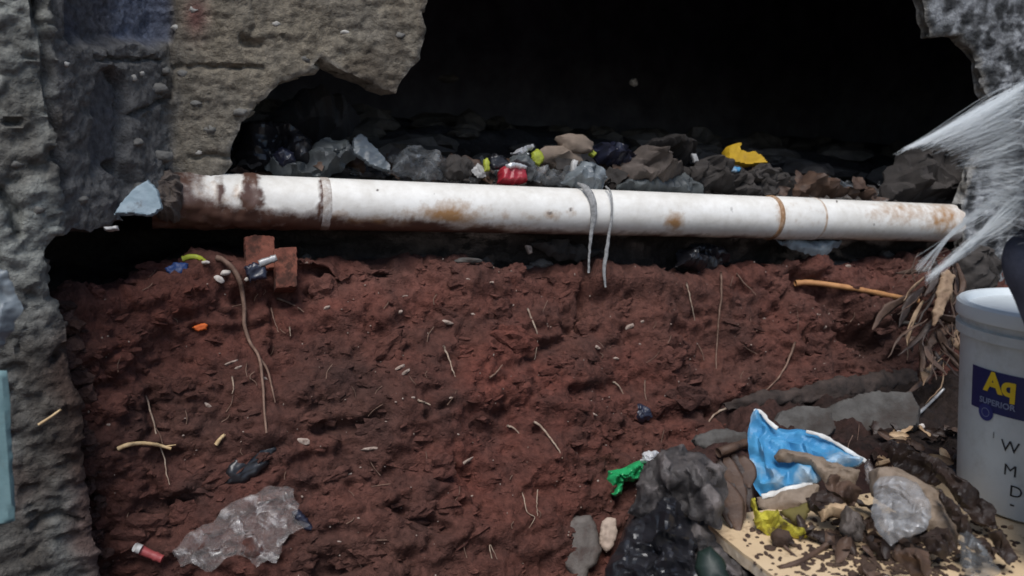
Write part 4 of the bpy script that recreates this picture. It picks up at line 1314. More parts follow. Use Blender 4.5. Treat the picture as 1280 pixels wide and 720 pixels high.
# ------------------------------------------------------------------ roots and sticks on the bank
R = strand
rt = root('long_root', hit(300, 360)[0], 'long bent pale brown root hanging from the bank top at left', 'root')
R('root_stem', [(270, 322), (280, 326), (292, 337), (301, 356), (305, 385), (306, 410), (314, 430), (324, 447), (328, 475), (330, 505), (333, 541)], 0.0058, m=M['rootbrown'], parent=rt, lift=0.012, taper=0.35, per=5, wob=0.002)
R('root_branch', [(324, 447), (334, 462), (340, 485), (344, 503)], 0.003, m=M['rootbrown'], parent=rt, lift=0.008, taper=0.4)
roots = [
    ('hair_root', [(659, 385), (666, 402), (672, 420), (670, 440), (667, 454)], 0.0028, 'pale', 'wavy pale root in the middle of the bank'),
    ('hair_root', [(554, 432), (560, 445), (565, 460), (569, 471)], 0.0028, 'pale', 'short pale root left of the middle of the bank'),
    ('hair_root', [(612, 472), (620, 466), (628, 456)], 0.0030, 'brown', 'faint brown root leaning right in mid bank'),
    ('hair_root', [(667, 527), (676, 533), (688, 548), (697, 560), (703, 573)], 0.0036, 'pale', 'straight bright root near the lower middle of the bank'),
    ('hair_root', [(901, 340), (902, 365), (899, 392), (897, 420), (895, 450), (896, 473)], 0.0034, 'brown', 'long thin root hanging straight on the right of the bank'),
    ('hair_root', [(858, 353), (862, 370), (866, 388), (869, 402)], 0.0028, 'pale', 'thin pale root left of the long straight hanging root'),
    ('hair_root', [(921, 342), (930, 354), (938, 361), (945, 369)], 0.0028, 'brown', 'short root slanting below the bank edge at right'),
    ('hair_root', [(994, 427), (988, 444), (978, 465), (964, 482), (945, 497)], 0.0042, 'brown', 'curved brown root slanting above the rotten log'),
    ('hair_root', [(912, 509), (898, 515), (888, 524), (882, 542)], 0.0040, 'pale', 'hooked pale root above the dark stone'),
    ('hair_root', [(766, 477), (773, 482), (779, 492)], 0.0032, 'pale', 'short pale root below the middle right of the bank'),
    ('hair_root', [(634, 532), (642, 535), (649, 542)], 0.0032, 'pale', 'stubby pale root left of the straight bright root'),
    ('hair_root', [(346, 373), (358, 377), (370, 383), (380, 390)], 0.0030, 'brown', 'pale bent root below the clay brick'),
    ('hair_root', [(339, 385), (342, 398), (348, 415)], 0.0022, 'brown', 'thin brown root hanging below the clay brick'),
    ('hair_root', [(362, 408), (363, 420)], 0.0022, 'pale', 'tiny pale root end below the clay brick'),
    ('hair_root', [(653, 615), (656, 628), (659, 640), (668, 648), (656, 668)], 0.0018, 'pale', 'looping hair thin root low in the middle of the bank'),
    ('hair_root', [(672, 612), (671, 630), (672, 645)], 0.0018, 'pale', 'hair thin root beside the looping one'),
    ('hair_root', [(806, 475), (806, 490), (808, 500)], 0.0025, 'brown', 'small brown root above the dark blue scrap'),
    ('hair_root', [(182, 495), (190, 520), (196, 545), (205, 572), (208, 590), (212, 606)], 0.0022, 'pale', 'thin root hanging through the forked twig at lower left'),
    ('hair_root', [(522, 500), (530, 503), (538, 506)], 0.0032, 'pale', 'short white root end in the dark soil patch'),
    ('hair_root', [(615, 700), (612, 680), (622, 700)], 0.0018, 'pale', 'tiny hair root at the bottom middle of the bank'),
    ('hair_root', [(290, 470), (292, 485), (290, 492)], 0.0022, 'pale', 'tiny root end left of the long bent root'),
]
for i, (nm, px, r, kd, lb) in enumerate(roots):
    R(nm, px, r * 0.85, lb, 'root', M['root' if kd == 'pale' else 'rootbrown'], lift=0.006, wob=0.0018, group='roots hanging out of the red earth bank', seed=i + 1, per=6)
parts = []
for i in range(90):
    u_, v_ = random.uniform(100, 1120), random.uniform(335, 715)
    if v_ > 560 and u_ > 680:
        continue
    L_, an = random.uniform(6, 26), random.gauss(1.57, 0.7)
    px = [(u_, v_), (u_ + 0.5 * L_ * math.cos(an) + random.uniform(-3, 3), v_ + 0.5 * L_ * math.sin(an)), (u_ + L_ * math.cos(an), v_ + L_ * math.sin(an))]
    Q = path3(px, 0.004, None, 4, 3)
    parts.append(tube_geo(Q, 0.00055 + 0.0006 * random.random(), None, 4))
V, f = join_geo(parts)
mk('fine_roots', V, f, M['rootbrown'], kind='stuff')
tg = root('forked_twig', hit(180, 556)[0], 'pale straw coloured forked twig on the bank at lower left', 'twig')
R('twig_stem', [(147, 561), (160, 556), (178, 554), (196, 556), (214, 561)], 0.0042, m=M['straw'], parent=tg, lift=0.010, taper=0.7)
R('twig_side', [(196, 556), (203, 558), (220, 556)], 0.0022, m=M['straw'], parent=tg, lift=0.010)
R('straw', [(48, 531), (62, 522), (76, 512)], 0.0022, 'short pale straw stuck on the grey pier at lower left', 'straw', M['straw'], n=0.36, taper=0.8)
R('wood_splinter', [(270, 556), (275, 549), (281, 543)], 0.0042, 'small tan wood splinter on the bank above the clear bag', 'splinter', M['straw'], lift=0.006, taper=0.7)
R('wooden_stick', [(994, 354), (1010, 353), (1030, 355), (1070, 361), (1110, 369), (1148, 376)], 0.0085, 'peeled orange wooden stick lying on the bank under the pipe', 'stick', M['stick'], lift=0.014, taper=0.85, sides=9)
R('wood_splinter', [(1124, 403), (1140, 404), (1152, 407)], 0.006, 'grey wood splinter at the dark cleft on the right', 'splinter', M['rubble'], lift=0.01)
B('black_strip', [(280, 592), (286, 578), (306, 566), (330, 556), (346, 551), (351, 560), (338, 578), (322, 594), (300, 606), (284, 604)], 'shiny black plastic strip half buried in the bank', 'plastic strip', M['black'], thick=0.012, back=0.01, wr=0.0034, wf=34, fa=0.6, seed=60, jit=0.03, lift=-0.004)
B('dark_flap', [(790, 508), (800, 504), (812, 510), (816, 522), (800, 528), (792, 520)], 'small dark blue plastic scrap on the right of the bank', 'scrap', M['navy'], thick=0.010, wr=0.004, seed=61, lift=0.003)
bag = B('clear_bag', [(214, 692), (236, 668), (262, 652), (290, 630), (318, 616), (344, 607), (364, 610), (374, 628), (370, 646), (388, 660), (366, 666), (352, 684), (346, 706), (334, 700), (322, 712), (310, 696), (280, 700), (262, 716), (244, 706), (226, 708)],
        'crumpled clear plastic bag lying on the red earth at lower left', 'plastic bag', M['film'], thick=0.060, back=0.004, wr=0.011, wf=44, fa=0.6, facet=True, seed=62, jit=0.02, drape=False, lift=0.012, res=0.0026, facing=0.55)
stk = R('red_tube', [(171, 685), (186, 692), (203, 699)], 0.0085, 'little red tube with a white end beside the clear bag', 'tube', M['redpink'], lift=0.010, taper=0.9, sides=8)
mk('white_end', *tube_geo(path3([(169, 684), (176, 687)], 0.0115), 0.0088, None, 8), M['white'], parent=stk)
B('grey_flap', [(364, 640), (374, 636), (384, 648), (394, 662), (384, 664), (372, 654)], 'glossy dark flap at the right end of the clear bag', 'scrap', M['navy'], thick=0.008, wr=0.003, seed=63, lift=0.012)

# single pale chips, shell bits and stones stuck in the bank
MARKS = [((305, 400), 'the long bent root'), ((250, 408), 'the orange scrap'), ((340, 335), 'the clay brick'), ((180, 556), 'the forked twig'), ((315, 578), 'the black plastic strip'), ((300, 660), 'the clear bag on the bank'),
         ((187, 692), 'the little red tube'), ((666, 420), 'the wavy middle root'), ((560, 452), 'the short root left of centre'), ((687, 550), 'the straight bright root'), ((899, 405), 'the long straight hanging root'),
         ((864, 378), 'the thin root at right'), ((745, 330), 'the hanging twine'), ((972, 465), 'the curved brown root'), ((805, 515), 'the dark blue scrap'), ((1070, 362), 'the orange wooden stick'), ((790, 595), 'the green wrapper'),
         ((660, 640), 'the looping hair root'), ((722, 680), 'the grey sole'), ((770, 484), 'the short root at middle right'), ((530, 503), 'the white root end')]
USED = set()


def near_label(kind, u, v, a, b, marks):
    sh = 'long thin' if a / b > 2.6 else ('oval' if a / b > 1.5 else 'round')
    sz = 'tiny' if a < 8 else ('small' if a < 15 else 'larger')
    for (mu, mv), nm in sorted(marks, key=lambda k: math.hypot(k[0][0] - u, k[0][1] - v))[:6]:
        dx, dy = u - mu, v - mv
        side = ('right of' if dx > 0 else 'left of') if abs(dx) > abs(dy) else ('below' if dy > 0 else 'above')
        for far in ('just', 'well'):
            if (far == 'just') != (math.hypot(dx, dy) < 70):
                continue
            lb = f'{sz} {sh} {kind} {far} {side} {nm}'
            if lb not in USED:
                USED.add(lb)
                return lb
    return f'{sz} {sh} {kind} {side} {nm}'


chips = [(500, 459, 20, 8, 25), (507, 465, 18, 9, 15), (592, 393, 12, 6, 0), (560, 403, 20, 9, -30), (614, 353, 10, 5, 0), (585, 349, 8, 4, 10), (583, 577, 26, 8, 10), (462, 561, 30, 8, 12), (379, 551, 34, 16, 0),
         (260, 507, 18, 9, -60), (330, 473, 12, 8, 0), (516, 497, 9, 5, 0), (564, 497, 8, 5, 0), (743, 518, 12, 5, 0), (787, 408, 18, 11, 10), (803, 402, 8, 7, 30), (838, 405, 5, 5, 0), (1031, 409, 8, 7, 0), (955, 398, 6, 5, 0), (774, 355, 7, 5, 0),
         (770, 448, 10, 6, -25), (746, 434, 12, 9, 0), (506, 370, 9, 4, 0), (640, 382, 8, 5, 0), (800, 430, 5, 4, 0), (920, 446, 5, 4, 0), (572, 543, 6, 5, 0), (513, 526, 6, 6, 0), (437, 593, 8, 5, 0), (443, 632, 5, 7, 0), (448, 648, 5, 5, 0),
         (674, 686, 5, 4, 0), (748, 601, 5, 6, 0), (289, 453, 24, 7, 5), (298, 459, 14, 6, 12), (1010, 371, 6, 5, 0), (105, 492, 9, 9, 0), (136, 531, 8, 8, 0), (424, 677, 8, 4, 0), (408, 385, 14, 8, 0), (500, 390, 10, 10, 40), (905, 325, 10, 7, 0),
         (1060, 333, 10, 9, 0), (610, 620, 6, 8, 0), (590, 620, 5, 5, 0), (245, 378, 5, 4, 0), (233, 447, 6, 5, 0)]
for i, (u_, v_, a_, b_, t_) in enumerate(chips):
    a_, b_ = a_ * 0.75, b_ * 0.55
    if a_ < 6 and i % 2:
        continue
    stone('pale_chip', u_, v_, a_, b_, near_label('pale chip', u_, v_, a_, b_, MARKS), 'chip', M['chip'], seed=200 + i, tilt=t_ + 25 * math.sin(i * 2.3), deep=0.6, lift=-0.001, sub=2, facets=0.6, group='pale chips in the red earth bank')

# earth clods and grit over the whole slope: stuff
parts, gp, ctint = [], [], []
slope = np.nonzero((pn > -0.01) & (pn < 0.55) & (pu > 60) & (pu < 1200) & (pv > 290) & (pv < 760))[0]
lies = np.zeros(len(slope), bool)              # soil under a root, twig or scrap stays as it is: clods lie beside them
for u_, v_, r_ in [(u, v, 16) for _n, px_, *_r in roots for u, v in px_] + [(c_[0], c_[1], 14) for c_ in chips] + [(u, v, 18) for u, v in ((270, 322), (280, 326), (292, 337), (301, 356), (304, 372), (305, 385), (306, 410), (314, 430), (324, 447), (328, 475), (330, 490), (330, 505), (333, 525), (333, 541), (340, 485), (147, 561), (160, 556), (178, 554), (196, 556), (214, 561), (250, 408), (275, 549), (240, 323), (220, 337), (275, 345), (1010, 353), (1050, 357), (1090, 365), (1130, 372), (187, 692))]:
    lies |= (pu[slope] - u_) ** 2 + (pv[slope] - v_) ** 2 < r_ ** 2
slope = slope[~lies]
for i in range(4200):
    k = slope[rng.integers(len(slope))]
    r = float(np.clip(rng.lognormal(-5.45, 0.55), 0.0015, 0.017))
    th_ = rng.uniform(-0.5, 0.5)
    X_, Y_ = ES * math.cos(th_) + np.array([0, 0, math.sin(th_)]), np.array([0, 0, math.cos(th_)]) - ES * math.sin(th_)
    ax = [X_ * r * rng.uniform(0.9, 2.2), Y_ * r * rng.uniform(0.4, 0.9), EN * r * 0.7]
    parts.append(stone_geo(P2[k] - NN[k] * r * 0.25, ax, i % 61, 1, 0.7, facets=0.9))
    ctint.append(np.tile(tint[k] * rng.uniform(0.75, 1.25), (len(parts[-1][0]), 1)))
    if i % 42 == 0:                           # broad clods with cut faces
        k = slope[rng.integers(len(slope))]
        r = float(rng.uniform(0.012, 0.036))
        ax = [X_ * r * rng.uniform(0.9, 1.7), Y_ * r * rng.uniform(0.6, 1.1), EN * r * 0.6]
        parts.append(stone_geo(P2[k] - NN[k] * r * 0.22, ax, i % 97, 3, 0.45, facets=0.8))
        ctint.append(np.tile(tint[k] * rng.uniform(0.9, 1.2), (len(parts[-1][0]), 1)))
for i in range(170):                          # soil crumbled against the foot of the pier
    v_ = rng.uniform(380, 725)
    p_, n_ = hit(np.interp(v_, [380, 480, 560, 720], [80, 97, 103, 120]) + rng.normal(0, 9), v_)
    r = float(np.clip(rng.lognormal(-4.9, 0.5), 0.003, 0.02))
    parts.append(stone_geo(p_, np.diag([r * rng.uniform(0.7, 1.5), r, r * rng.uniform(0.6, 1.1)]), i, 2, 0.5, facets=0.7))
    ctint.append(np.tile(np.array([0.095, 0.052, 0.042]) * rng.uniform(0.7, 1.3), (len(parts[-1][0]), 1)))
V, f = join_geo(parts)
mk('earth_clods', V, f, M_EARTH, smooth=False, kind='stuff', colors={'tint': np.vstack(ctint)})
for i in range(420):
    k = slope[rng.integers(len(slope))]
    r = float(rng.uniform(0.0008, 0.0020))
    gp.append(stone_geo(P2[k] + NN[k] * (r * 0.6 + 0.001), np.diag(rng.uniform(0.5, 1.6, 3) * r), i % 31, 1, 0.4, facets=0.5))
V, f = join_geo(gp)
mk('pale_grit', V, f, M['chip'], smooth=False, kind='stuff')

# ------------------------------------------------------------------ left pier details
B('teal_sheet', [(-30, 462), (10, 464), (13, 520), (17, 590), (20, 652), (-30, 660)], 'upright strip of pale teal sheet at the left edge', 'sheet', M['teal'], plane=(at(5, 560, 1.10), (0.25, -0.95, 0.1)), thick=0.006, back=0.006, edge=0.1, wr=0.001, seed=64, jit=0.008)
B('grey_film', [(-40, 340), (8, 336), (24, 372), (28, 392), (10, 425), (-4, 445), (-40, 440)], 'crumpled blue grey film on the pier at the left edge', 'plastic film', M['bluegrey'], plane=(at(5, 390, 1.13), (0.25, -0.95, 0.1)), thick=0.012, back=0.006, wr=0.005, wf=40, seed=65)

# ------------------------------------------------------------------ logs, slabs at the back of the ledge
def log(name, px, r, label, m, lift, seed):
    Q = path3(px, lift, None, 10, 8)
    Q[:, 2] = np.convolve(np.pad(Q[:, 2], 4, 'edge'), np.ones(9) / 9, 'valid')
    Q[:, 1] = np.convolve(np.pad(Q[:, 1], 4, 'edge'), np.ones(9) / 9, 'valid')
    Q = catmull(Q[::3], 6)
    k = len(Q)
    rr = r * np.interp(np.linspace(0, 1, k), [0, 0.12, 0.5, 0.9, 1], [0.25, 0.6, 0.85, 1.1, 0.8]) * (1 + 0.25 * perlin(np.c_[np.arange(k) * 0.35, np.zeros(k), np.zeros(k) + seed], seed))
    V, f = tube_geo(Q, rr, rr * 0.7, 20)
    V = V + (0.010 * fbm(V * [9, 40, 40], 3, seed))[:, None] * np.array([0, -0.6, 0.8]) + 0.007 * np.stack([fbm(V * [30, 60, 60] + i, 3, seed + i) for i in range(3)], 1)
    return tag(mk(name, V, f, m), label, 'log')


log('rotten_log', [(905, 508), (960, 500), (1030, 490), (1090, 480), (1150, 470)], 0.029, 'dark rotten log lying along the foot of the bank at right', M['rot'], 0.02, 1)
B('stone_slab', [(1032, 548), (1030, 512), (1050, 500), (1096, 490), (1140, 492), (1152, 512), (1144, 540), (1100, 552)], 'big grey stone slab below the rotten log', 'stone', M['slab'], thick=0.045, back=0.045, edge=0.16, wr=0.004, wf=14, hard=True, seed=66, lift=0.02, jit=0.02, facing=0.7)
B('stone_slab', [(958, 536), (972, 516), (1000, 509), (1034, 512), (1044, 540), (1030, 552), (985, 546)], 'grey stone slab between the blue bag and the bigger slab', 'stone', M['slab'], thick=0.045, back=0.045, edge=0.16, wr=0.004, wf=14, hard=True, seed=67, lift=0.022, jit=0.02, facing=0.7)
B('dark_stone', [(862, 548), (880, 540), (910, 537), (936, 542), (944, 555), (920, 566), (885, 568), (868, 560)], 'flat dark stone left of the blue bag', 'stone', M['slab'], thick=0.02, back=0.02, edge=0.4, wr=0.003, seed=68, lift=0.015, facing=0.7)
R('brown_stick', [(898, 566), (920, 558), (940, 551)], 0.010, 'stubby brown stick on the dark stone beside the blue bag', 'stick', M['leaf'], lift=0.035, taper=0.8, sides=8)
rod = R('grey_rod', [(1136, 527), (1158, 508), (1180, 486)], 0.0045, 'thin grey rod leaning beside the bucket', 'rod', M['metal'], lift=0.03, taper=0.8, sides=8)
stone('white_pebble', 1124, 542, 7, 8, 'tiny white pebble left of the grey rod foot', 'pebble', M['shell'], seed=70, lift=0.03)
stone('white_pebble', 1152, 533, 7, 7, 'tiny white pebble right of the grey rod foot', 'pebble', M['shell'], seed=71, lift=0.03)

# ------------------------------------------------------------------ plywood board, bucket
ZB = 0.868


def onz(u, v, z):
    d = ray(u, v)
    return CAM + d * ((z - CAM[2]) / d[2])


cA, cB_ = onz(886, 655, ZB), onz(968, 722, ZB)
d1 = (cB_ - cA) / np.linalg.norm(cB_ - cA)
d2 = np.array([-d1[1], d1[0], 0])
if d2[0] < 0:
    d2 = -d2
corn = [cA - d1 * 0.02, cA + d1 * 0.52, cA + d1 * 0.52 + d2 * 0.95, cA - d1 * 0.02 + d2 * 0.95]
c2 = np.array([c[:2] for c in corn])
lo, hi = c2.min(0) - 0.01, c2.max(0) + 0.01
g, qd, dep, rim = grid_clip(rough_poly(c2, 0.012, 0.002, 3), np.arange(lo[0], hi[0], 0.008), np.arange(lo[1], hi[1], 0.008))
zz = ZB + 0.0015 * fbm(np.c_[g * 8, g[:, :1] * 0], 2, 3) - 0.001 * (1 - sstep(0, 0.006, dep))
board = root('plywood_board', cA, 'pale plywood board littered with dirt under the bucket', 'board')
V, f = slab_geo(np.c_[g, zz], np.c_[g, zz - 0.005], qd, rim)
mk('face_veneer', V, f if qd is None else f, M['ply'], parent=board, sharp=40)
V2, f2 = slab_geo(np.c_[g, zz - 0.0052], np.c_[g, zz - 0.020], qd, rim)
mk('core_layers', V2, f2, M['plyedge'], parent=board, sharp=40)
BVHS.append(BVHTree.FromPolygons(V.tolist(), f.tolist()))

rimc = onz(1302, 626, ZB)
BX, BY = rimc[0], rimc[1]
BZ = ZB + 0.002
BH = 0.325
r_top, r_bot = 0.143, 0.124
bk = root('plastic_bucket', (BX, BY, BZ), 'pale grey plastic paint bucket with a navy label and white lid', 'bucket')
NTH = 96


def lathe(name, prof_, m, sharp=35):
    V = np.array([(BX + r * math.cos(t), BY + r * math.sin(t), BZ + z) for r, z in prof_ for t in np.linspace(0, 2 * math.pi, NTH, endpoint=False)])
    f = grid_faces(len(prof_), NTH, True).tolist()
    if prof_[0][0] < 0.02:
        pass
    f.append([k for k in range(NTH)][::-1])
    f.append([(len(prof_) - 1) * NTH + k for k in range(NTH)])
    return mk(name, V, f, m, parent=bk, sharp=sharp), V, f


def rad(z):
    return r_bot + (r_top - r_bot) * z / BH


prof_b = [(r_bot - 0.006, 0.0), (r_bot, 0.004)] + [(rad(z), z) for z in np.linspace(0.01, 0.272, 26)]
ob, bv, bf = lathe('bucket_wall', prof_b, M['bucket'])
lathe('bucket_rib', [(rad(0.272) - 0.002, 0.272), (rad(0.272) + 0.007, 0.2735), (rad(0.29) + 0.007, 0.288), (rad(0.29) - 0.002, 0.2895)], M['bucket'])
lathe('bucket_rim', [(rad(0.288) - 0.002, 0.288), (rad(0.292) + 0.001, 0.292), (r_top + 0.0005, 0.302), (r_top + 0.0005, 0.306)], M['bucket'])
lathe('bucket_lid', [(r_top - 0.001, 0.3005), (r_top + 0.006, 0.3015), (r_top + 0.0075, 0.306), (r_top + 0.0065, 0.3215), (r_top + 0.003, BH), (r_top - 0.004, BH), (r_top - 0.008, BH - 0.003), (r_top - 0.012, BH - 0.010), (0.03, BH - 0.0085), (0.004, BH - 0.0083)], M['lid'])
BB = BVHTree.FromPolygons(bv.tolist(), bf)


def on_bucket(u, v):
    d = ray(u, v)
    h = BB.ray_cast(Vector(CAM), Vector(d / np.linalg.norm(d)))
    if h[0] is None:
        return None
    p = np.array(h[0])
    return math.atan2(p[1] - BY, p[0] - BX), p[2] - BZ


def bpt(t, z, off):
    r = rad(z) + off
    return (BX + r * math.cos(t), BY + r * math.sin(t), BZ + z)


tl, bl_ = on_bucket(1217, 455), on_bucket(1214, 505)
tr_ = tl[0] + 1.02
NI, NJ = 40, 12
V = np.array([bpt(tl[0] + (tr_ - tl[0]) * i / (NI - 1), bl_[1] + (tl[1] - bl_[1]) * j / (NJ - 1), o_) for o_ in (0.0012, -0.0005) for i in range(NI) for j in range(NJ)])
gf = grid_faces(NI, NJ)
panel = mk('label_panel', V[:NI * NJ], gf, M['panel'], parent=bk)
te = on_bucket(1233, 515)
V = [bpt(te[0], te[1], 0.0018)] + [bpt(te[0] + 0.0135 * math.cos(a) / rad(te[1]), te[1] + 0.0135 * math.sin(a), 0.0018) for a in np.linspace(0, 2 * math.pi, 32, endpoint=False)]
mk('round_emblem', np.array(V), [[0, k + 1, (k + 1) % 32 + 1] for k in range(32)], M['inkblue'], parent=bk)
V = []
for rr_ in (0.0062, 0.0072):
    V += [bpt(te[0] + rr_ * math.cos(a) / rad(te[1]), te[1] + rr_ * math.sin(a), 0.0022) for a in np.linspace(0, 2 * math.pi, 32, endpoint=False)]
mk('emblem_ring', np.array(V), [[k, (k + 1) % 32, 32 + (k + 1) % 32, 32 + k] for k in range(32)], M['inkpale'], parent=bk)


def lettering(text, u, v, h_m, m, name, off=0.002, bold=0.0, slant=0.0, width=1.0):
    cu_ = bpy.data.curves.new('letters', 'FONT')
    cu_.body = text
    cu_.size = h_m * 1.37
    cu_.offset = bold
    cu_.resolution_u = 4
    o = bpy.data.objects.new('letters', cu_)
    COL.objects.link(o)
    dg = bpy.context.evaluated_depsgraph_get()
    me = bpy.data.meshes.new_from_object(o.evaluated_get(dg))
    COL.objects.unlink(o)
    bpy.data.objects.remove(o)
    t0, z0 = on_bucket(u, v)
    V = np.array([bpt(t0 + w_.co.x * width / rad(z0), z0 + w_.co.y + slant * w_.co.x, off) for w_ in me.vertices])
    f = [list(p.vertices) for p in me.polygons]
    bpy.data.meshes.remove(me)
    return mk(name, V, f, m, parent=bk, smooth=False)


lettering('Aq', 1232, 486, 0.031, M['inkyellow'], 'brand_lettering', 0.0024, 0.0018)
lettering('SUPERIOR', 1226, 501, 0.0095, M['inkpale'], 'small_lettering', 0.0024, 0.0003)
lettering('W', 1251, 562, 0.019, M['ink'], 'bucket_lettering', 0.0014, 0.0)
lettering('M', 1254, 592, 0.019, M['ink'], 'bucket_lettering', 0.0014, 0.0)
lettering('D', 1261, 619, 0.019, M['ink'], 'bucket_lettering', 0.0014, 0.0)
lettering('-', 1262, 634, 0.016, M['ink'], 'bucket_lettering', 0.0014, 0.0003)
lettering('I', 1241, 547, 0.011, M['ink'], 'bucket_lettering', 0.0014, -0.0002)

# ------------------------------------------------------------------ rubbish on the board
def zplane(u, v, z, tilt=0.35):
    p = onz(u, v, z)
    vw = (CAM - p) / np.linalg.norm(CAM - p)
    nn = vw * (1 - tilt) + np.array([0, 0, 1.]) * tilt
    return (p, nn / np.linalg.norm(nn))


bb = root('blue_bag', onz(1000, 600, ZB), 'torn bright blue plastic bag with a white hem on the board', 'plastic bag')
pl_ = zplane(1000, 625, ZB + 0.012, 0.25)
B('bag_panel', [(938, 600), (936, 560), (937, 524), (942, 514), (950, 514), (962, 528), (972, 535), (998, 536), (1020, 541), (1044, 552), (1062, 564), (1080, 576), (1074, 584), (1040, 590), (1026, 600), (1020, 604), (985, 611), (950, 620)], m=M['bluebag'], parent=bb, plane=pl_, thick=0.020, back=0.012, edge=0.5, wr=0.0085, wf=30, facet=True, seed=72, jit=0.012, res=0.0034)
B('bag_fold', [(966, 570), (975, 562), (1000, 564), (1025, 570), (1050, 580), (1076, 588), (1068, 606), (1040, 618), (1028, 600), (1014, 582), (990, 578), (972, 580)], m=M['bagback'], parent=bb, plane=(pl_[0] + pl_[1] * 0.020, pl_[1]), thick=0.012, back=0.006, wr=0.006, wf=34, seed=73, jit=0.015, res=0.003)
B('bag_lining', [(946, 622), (975, 614), (1016, 604), (1024, 606), (1022, 618), (1008, 634), (960, 640), (948, 634)], m=M['bagback'], parent=bb, plane=(pl_[0] + pl_[1] * 0.010, pl_[1]), thick=0.012, back=0.008, wr=0.005, wf=30, seed=74, jit=0.015)
for hp, rr_ in (([(942, 514), (951, 515), (962, 528), (972, 536)], 0.0032), ([(1008, 539), (1030, 546), (1050, 557), (1066, 567), (1082, 577)], 0.0030), ([(952, 621), (975, 615), (1000, 608), (1015, 603)], 0.0045)):
    Q = np.array([on_plane(u, v, pl_[0] + pl_[1] * 0.012, pl_[1]) for u, v in catmull(hp, 6)])
    Q = Q + 0.0012 * np.stack([perlin(Q * 90 + i, i) for i in range(3)], 1)
    V, f = tube_geo(Q, rr_ * (1 + 0.5 * perlin(Q * 120, 3)), rr_ * 0.35, 8)
    mk('bag_hem', V, f, M['bagedge'], parent=bb)
B('olive_card', [(972, 640), (1010, 628), (1012, 640), (1000, 662), (990, 652)], 'dull olive card behind the yellow rag', 'card', M['olive'], plane=zplane(992, 655, ZB + 0.004, 0.3), thick=0.006, wr=0.002, seed=75)
B('yellow_rag', [(940, 628), (944, 624), (949, 640), (962, 640), (974, 646), (990, 656), (1004, 662), (1006, 670), (994, 672), (976, 662), (960, 668), (944, 660)], 'crumpled dirty yellow rag in front of the blue bag', 'rag', M['yellowcloth'], plane=zplane(970, 664, ZB + 0.006, 0.35), thick=0.022, wr=0.008, wf=60, facet=True, seed=76, jit=0.03)
B('brown_clod', [(962, 668), (970, 662), (985, 664), (990, 674), (984, 684), (966, 684)], 'brown clump of soil below the yellow rag', 'clod', M['mulch'], plane=zplane(976, 680, ZB + 0.004, 0.3), thick=0.016, wr=0.004, seed=77)
cb = root('clear_bag', onz(1140, 680, ZB), 'bulging clear plastic bag knotted shut in front of the bucket', 'plastic bag')
B('bag_sheet', [(1086, 590), (1098, 584), (1120, 586), (1146, 596), (1172, 612), (1190, 636), (1200, 668), (1196, 690), (1180, 668), (1150, 660), (1120, 640), (1090, 620)], m=M['bagback'], parent=cb, plane=zplane(1140, 680, ZB + 0.012, 0.25), thick=0.022, wr=0.006, wf=30, seed=78, jit=0.012)
B('bag_bulge', [(1092, 606), (1100, 596), (1122, 596), (1144, 602), (1160, 622), (1166, 646), (1156, 664), (1130, 674), (1112, 682), (1098, 668), (1090, 640)], m=M['haze_film'], parent=cb, plane=zplane(1128, 680, ZB + 0.030, 0.2), thick=0.040, back=0.02, edge=0.9, wr=0.007, wf=56, fa=1.9, facet=True, seed=79, jit=0.012, res=0.0024)
B('bag_neck', [(1080, 578), (1086, 572), (1092, 582), (1094, 598), (1090, 612), (1082, 604)], m=M['film'], parent=cb, plane=zplane(1090, 640, ZB + 0.03, 0.2), thick=0.014, wr=0.006, seed=80)
B('film_strip', [(1198, 668), (1208, 664), (1226, 680), (1240, 700), (1250, 716), (1232, 730), (1210, 730), (1202, 700)], 'strip of pale translucent film among the leaves by the bucket', 'plastic film', M['filmgrey'], plane=zplane(1222, 715, ZB + 0.012, 0.35), thick=0.016, wr=0.008, wf=44, facet=True, seed=81)
leaves = [
    ([(1098, 556), (1118, 548), (1140, 560), (1166, 580), (1180, 600), (1168, 608), (1140, 596), (1116, 580)], 'leafdark', 'dark curled leaf above the bulging clear bag'),
    ([(1150, 566), (1172, 572), (1204, 596), (1226, 620), (1246, 636), (1242, 660), (1222, 650), (1200, 630), (1176, 604)], 'leafdark', 'broad dark dead leaf leaning against the bucket'),
    ([(1170, 610), (1190, 620), (1206, 650), (1222, 672), (1248, 690), (1236, 698), (1212, 684), (1190, 654)], 'leafdark', 'long dark leaf right of the bulging clear bag'),
    ([(1224, 636), (1236, 632), (1244, 640), (1240, 654), (1226, 660)], 'leaf', 'small reddish brown leaf tip against the bucket'),
    ([(1236, 668), (1252, 662), (1266, 680), (1274, 700), (1262, 706), (1246, 692)], 'leafdark', 'dark leaf loop on the board below the bucket'),
    ([(1150, 672), (1168, 658), (1184, 662), (1196, 682), (1180, 700), (1160, 690)], 'leafdark', 'dark leaf tucked under the front of the bulging bag'),
    ([(1112, 690), (1140, 684), (1162, 690), (1166, 716), (1150, 736), (1136, 716), (1120, 706)], 'leaf', 'brown leaf below the bulging clear bag at the frame bottom'),
    ([(1190, 574), (1200, 560), (1212, 566), (1204, 584)], 'leafdark', 'dark leaf tip beside the foot of the bucket'),
    ([(1040, 592), (1060, 600), (1078, 612), (1070, 632), (1046, 634), (1030, 618)], 'leaf', 'brown leaf clump between blue bag and bulging bag'),
    ([(1010, 622), (1030, 612), (1052, 624), (1054, 646), (1030, 650), (1012, 640)], 'leafdark', 'dark leaf clump under the blue bag edge'),
]
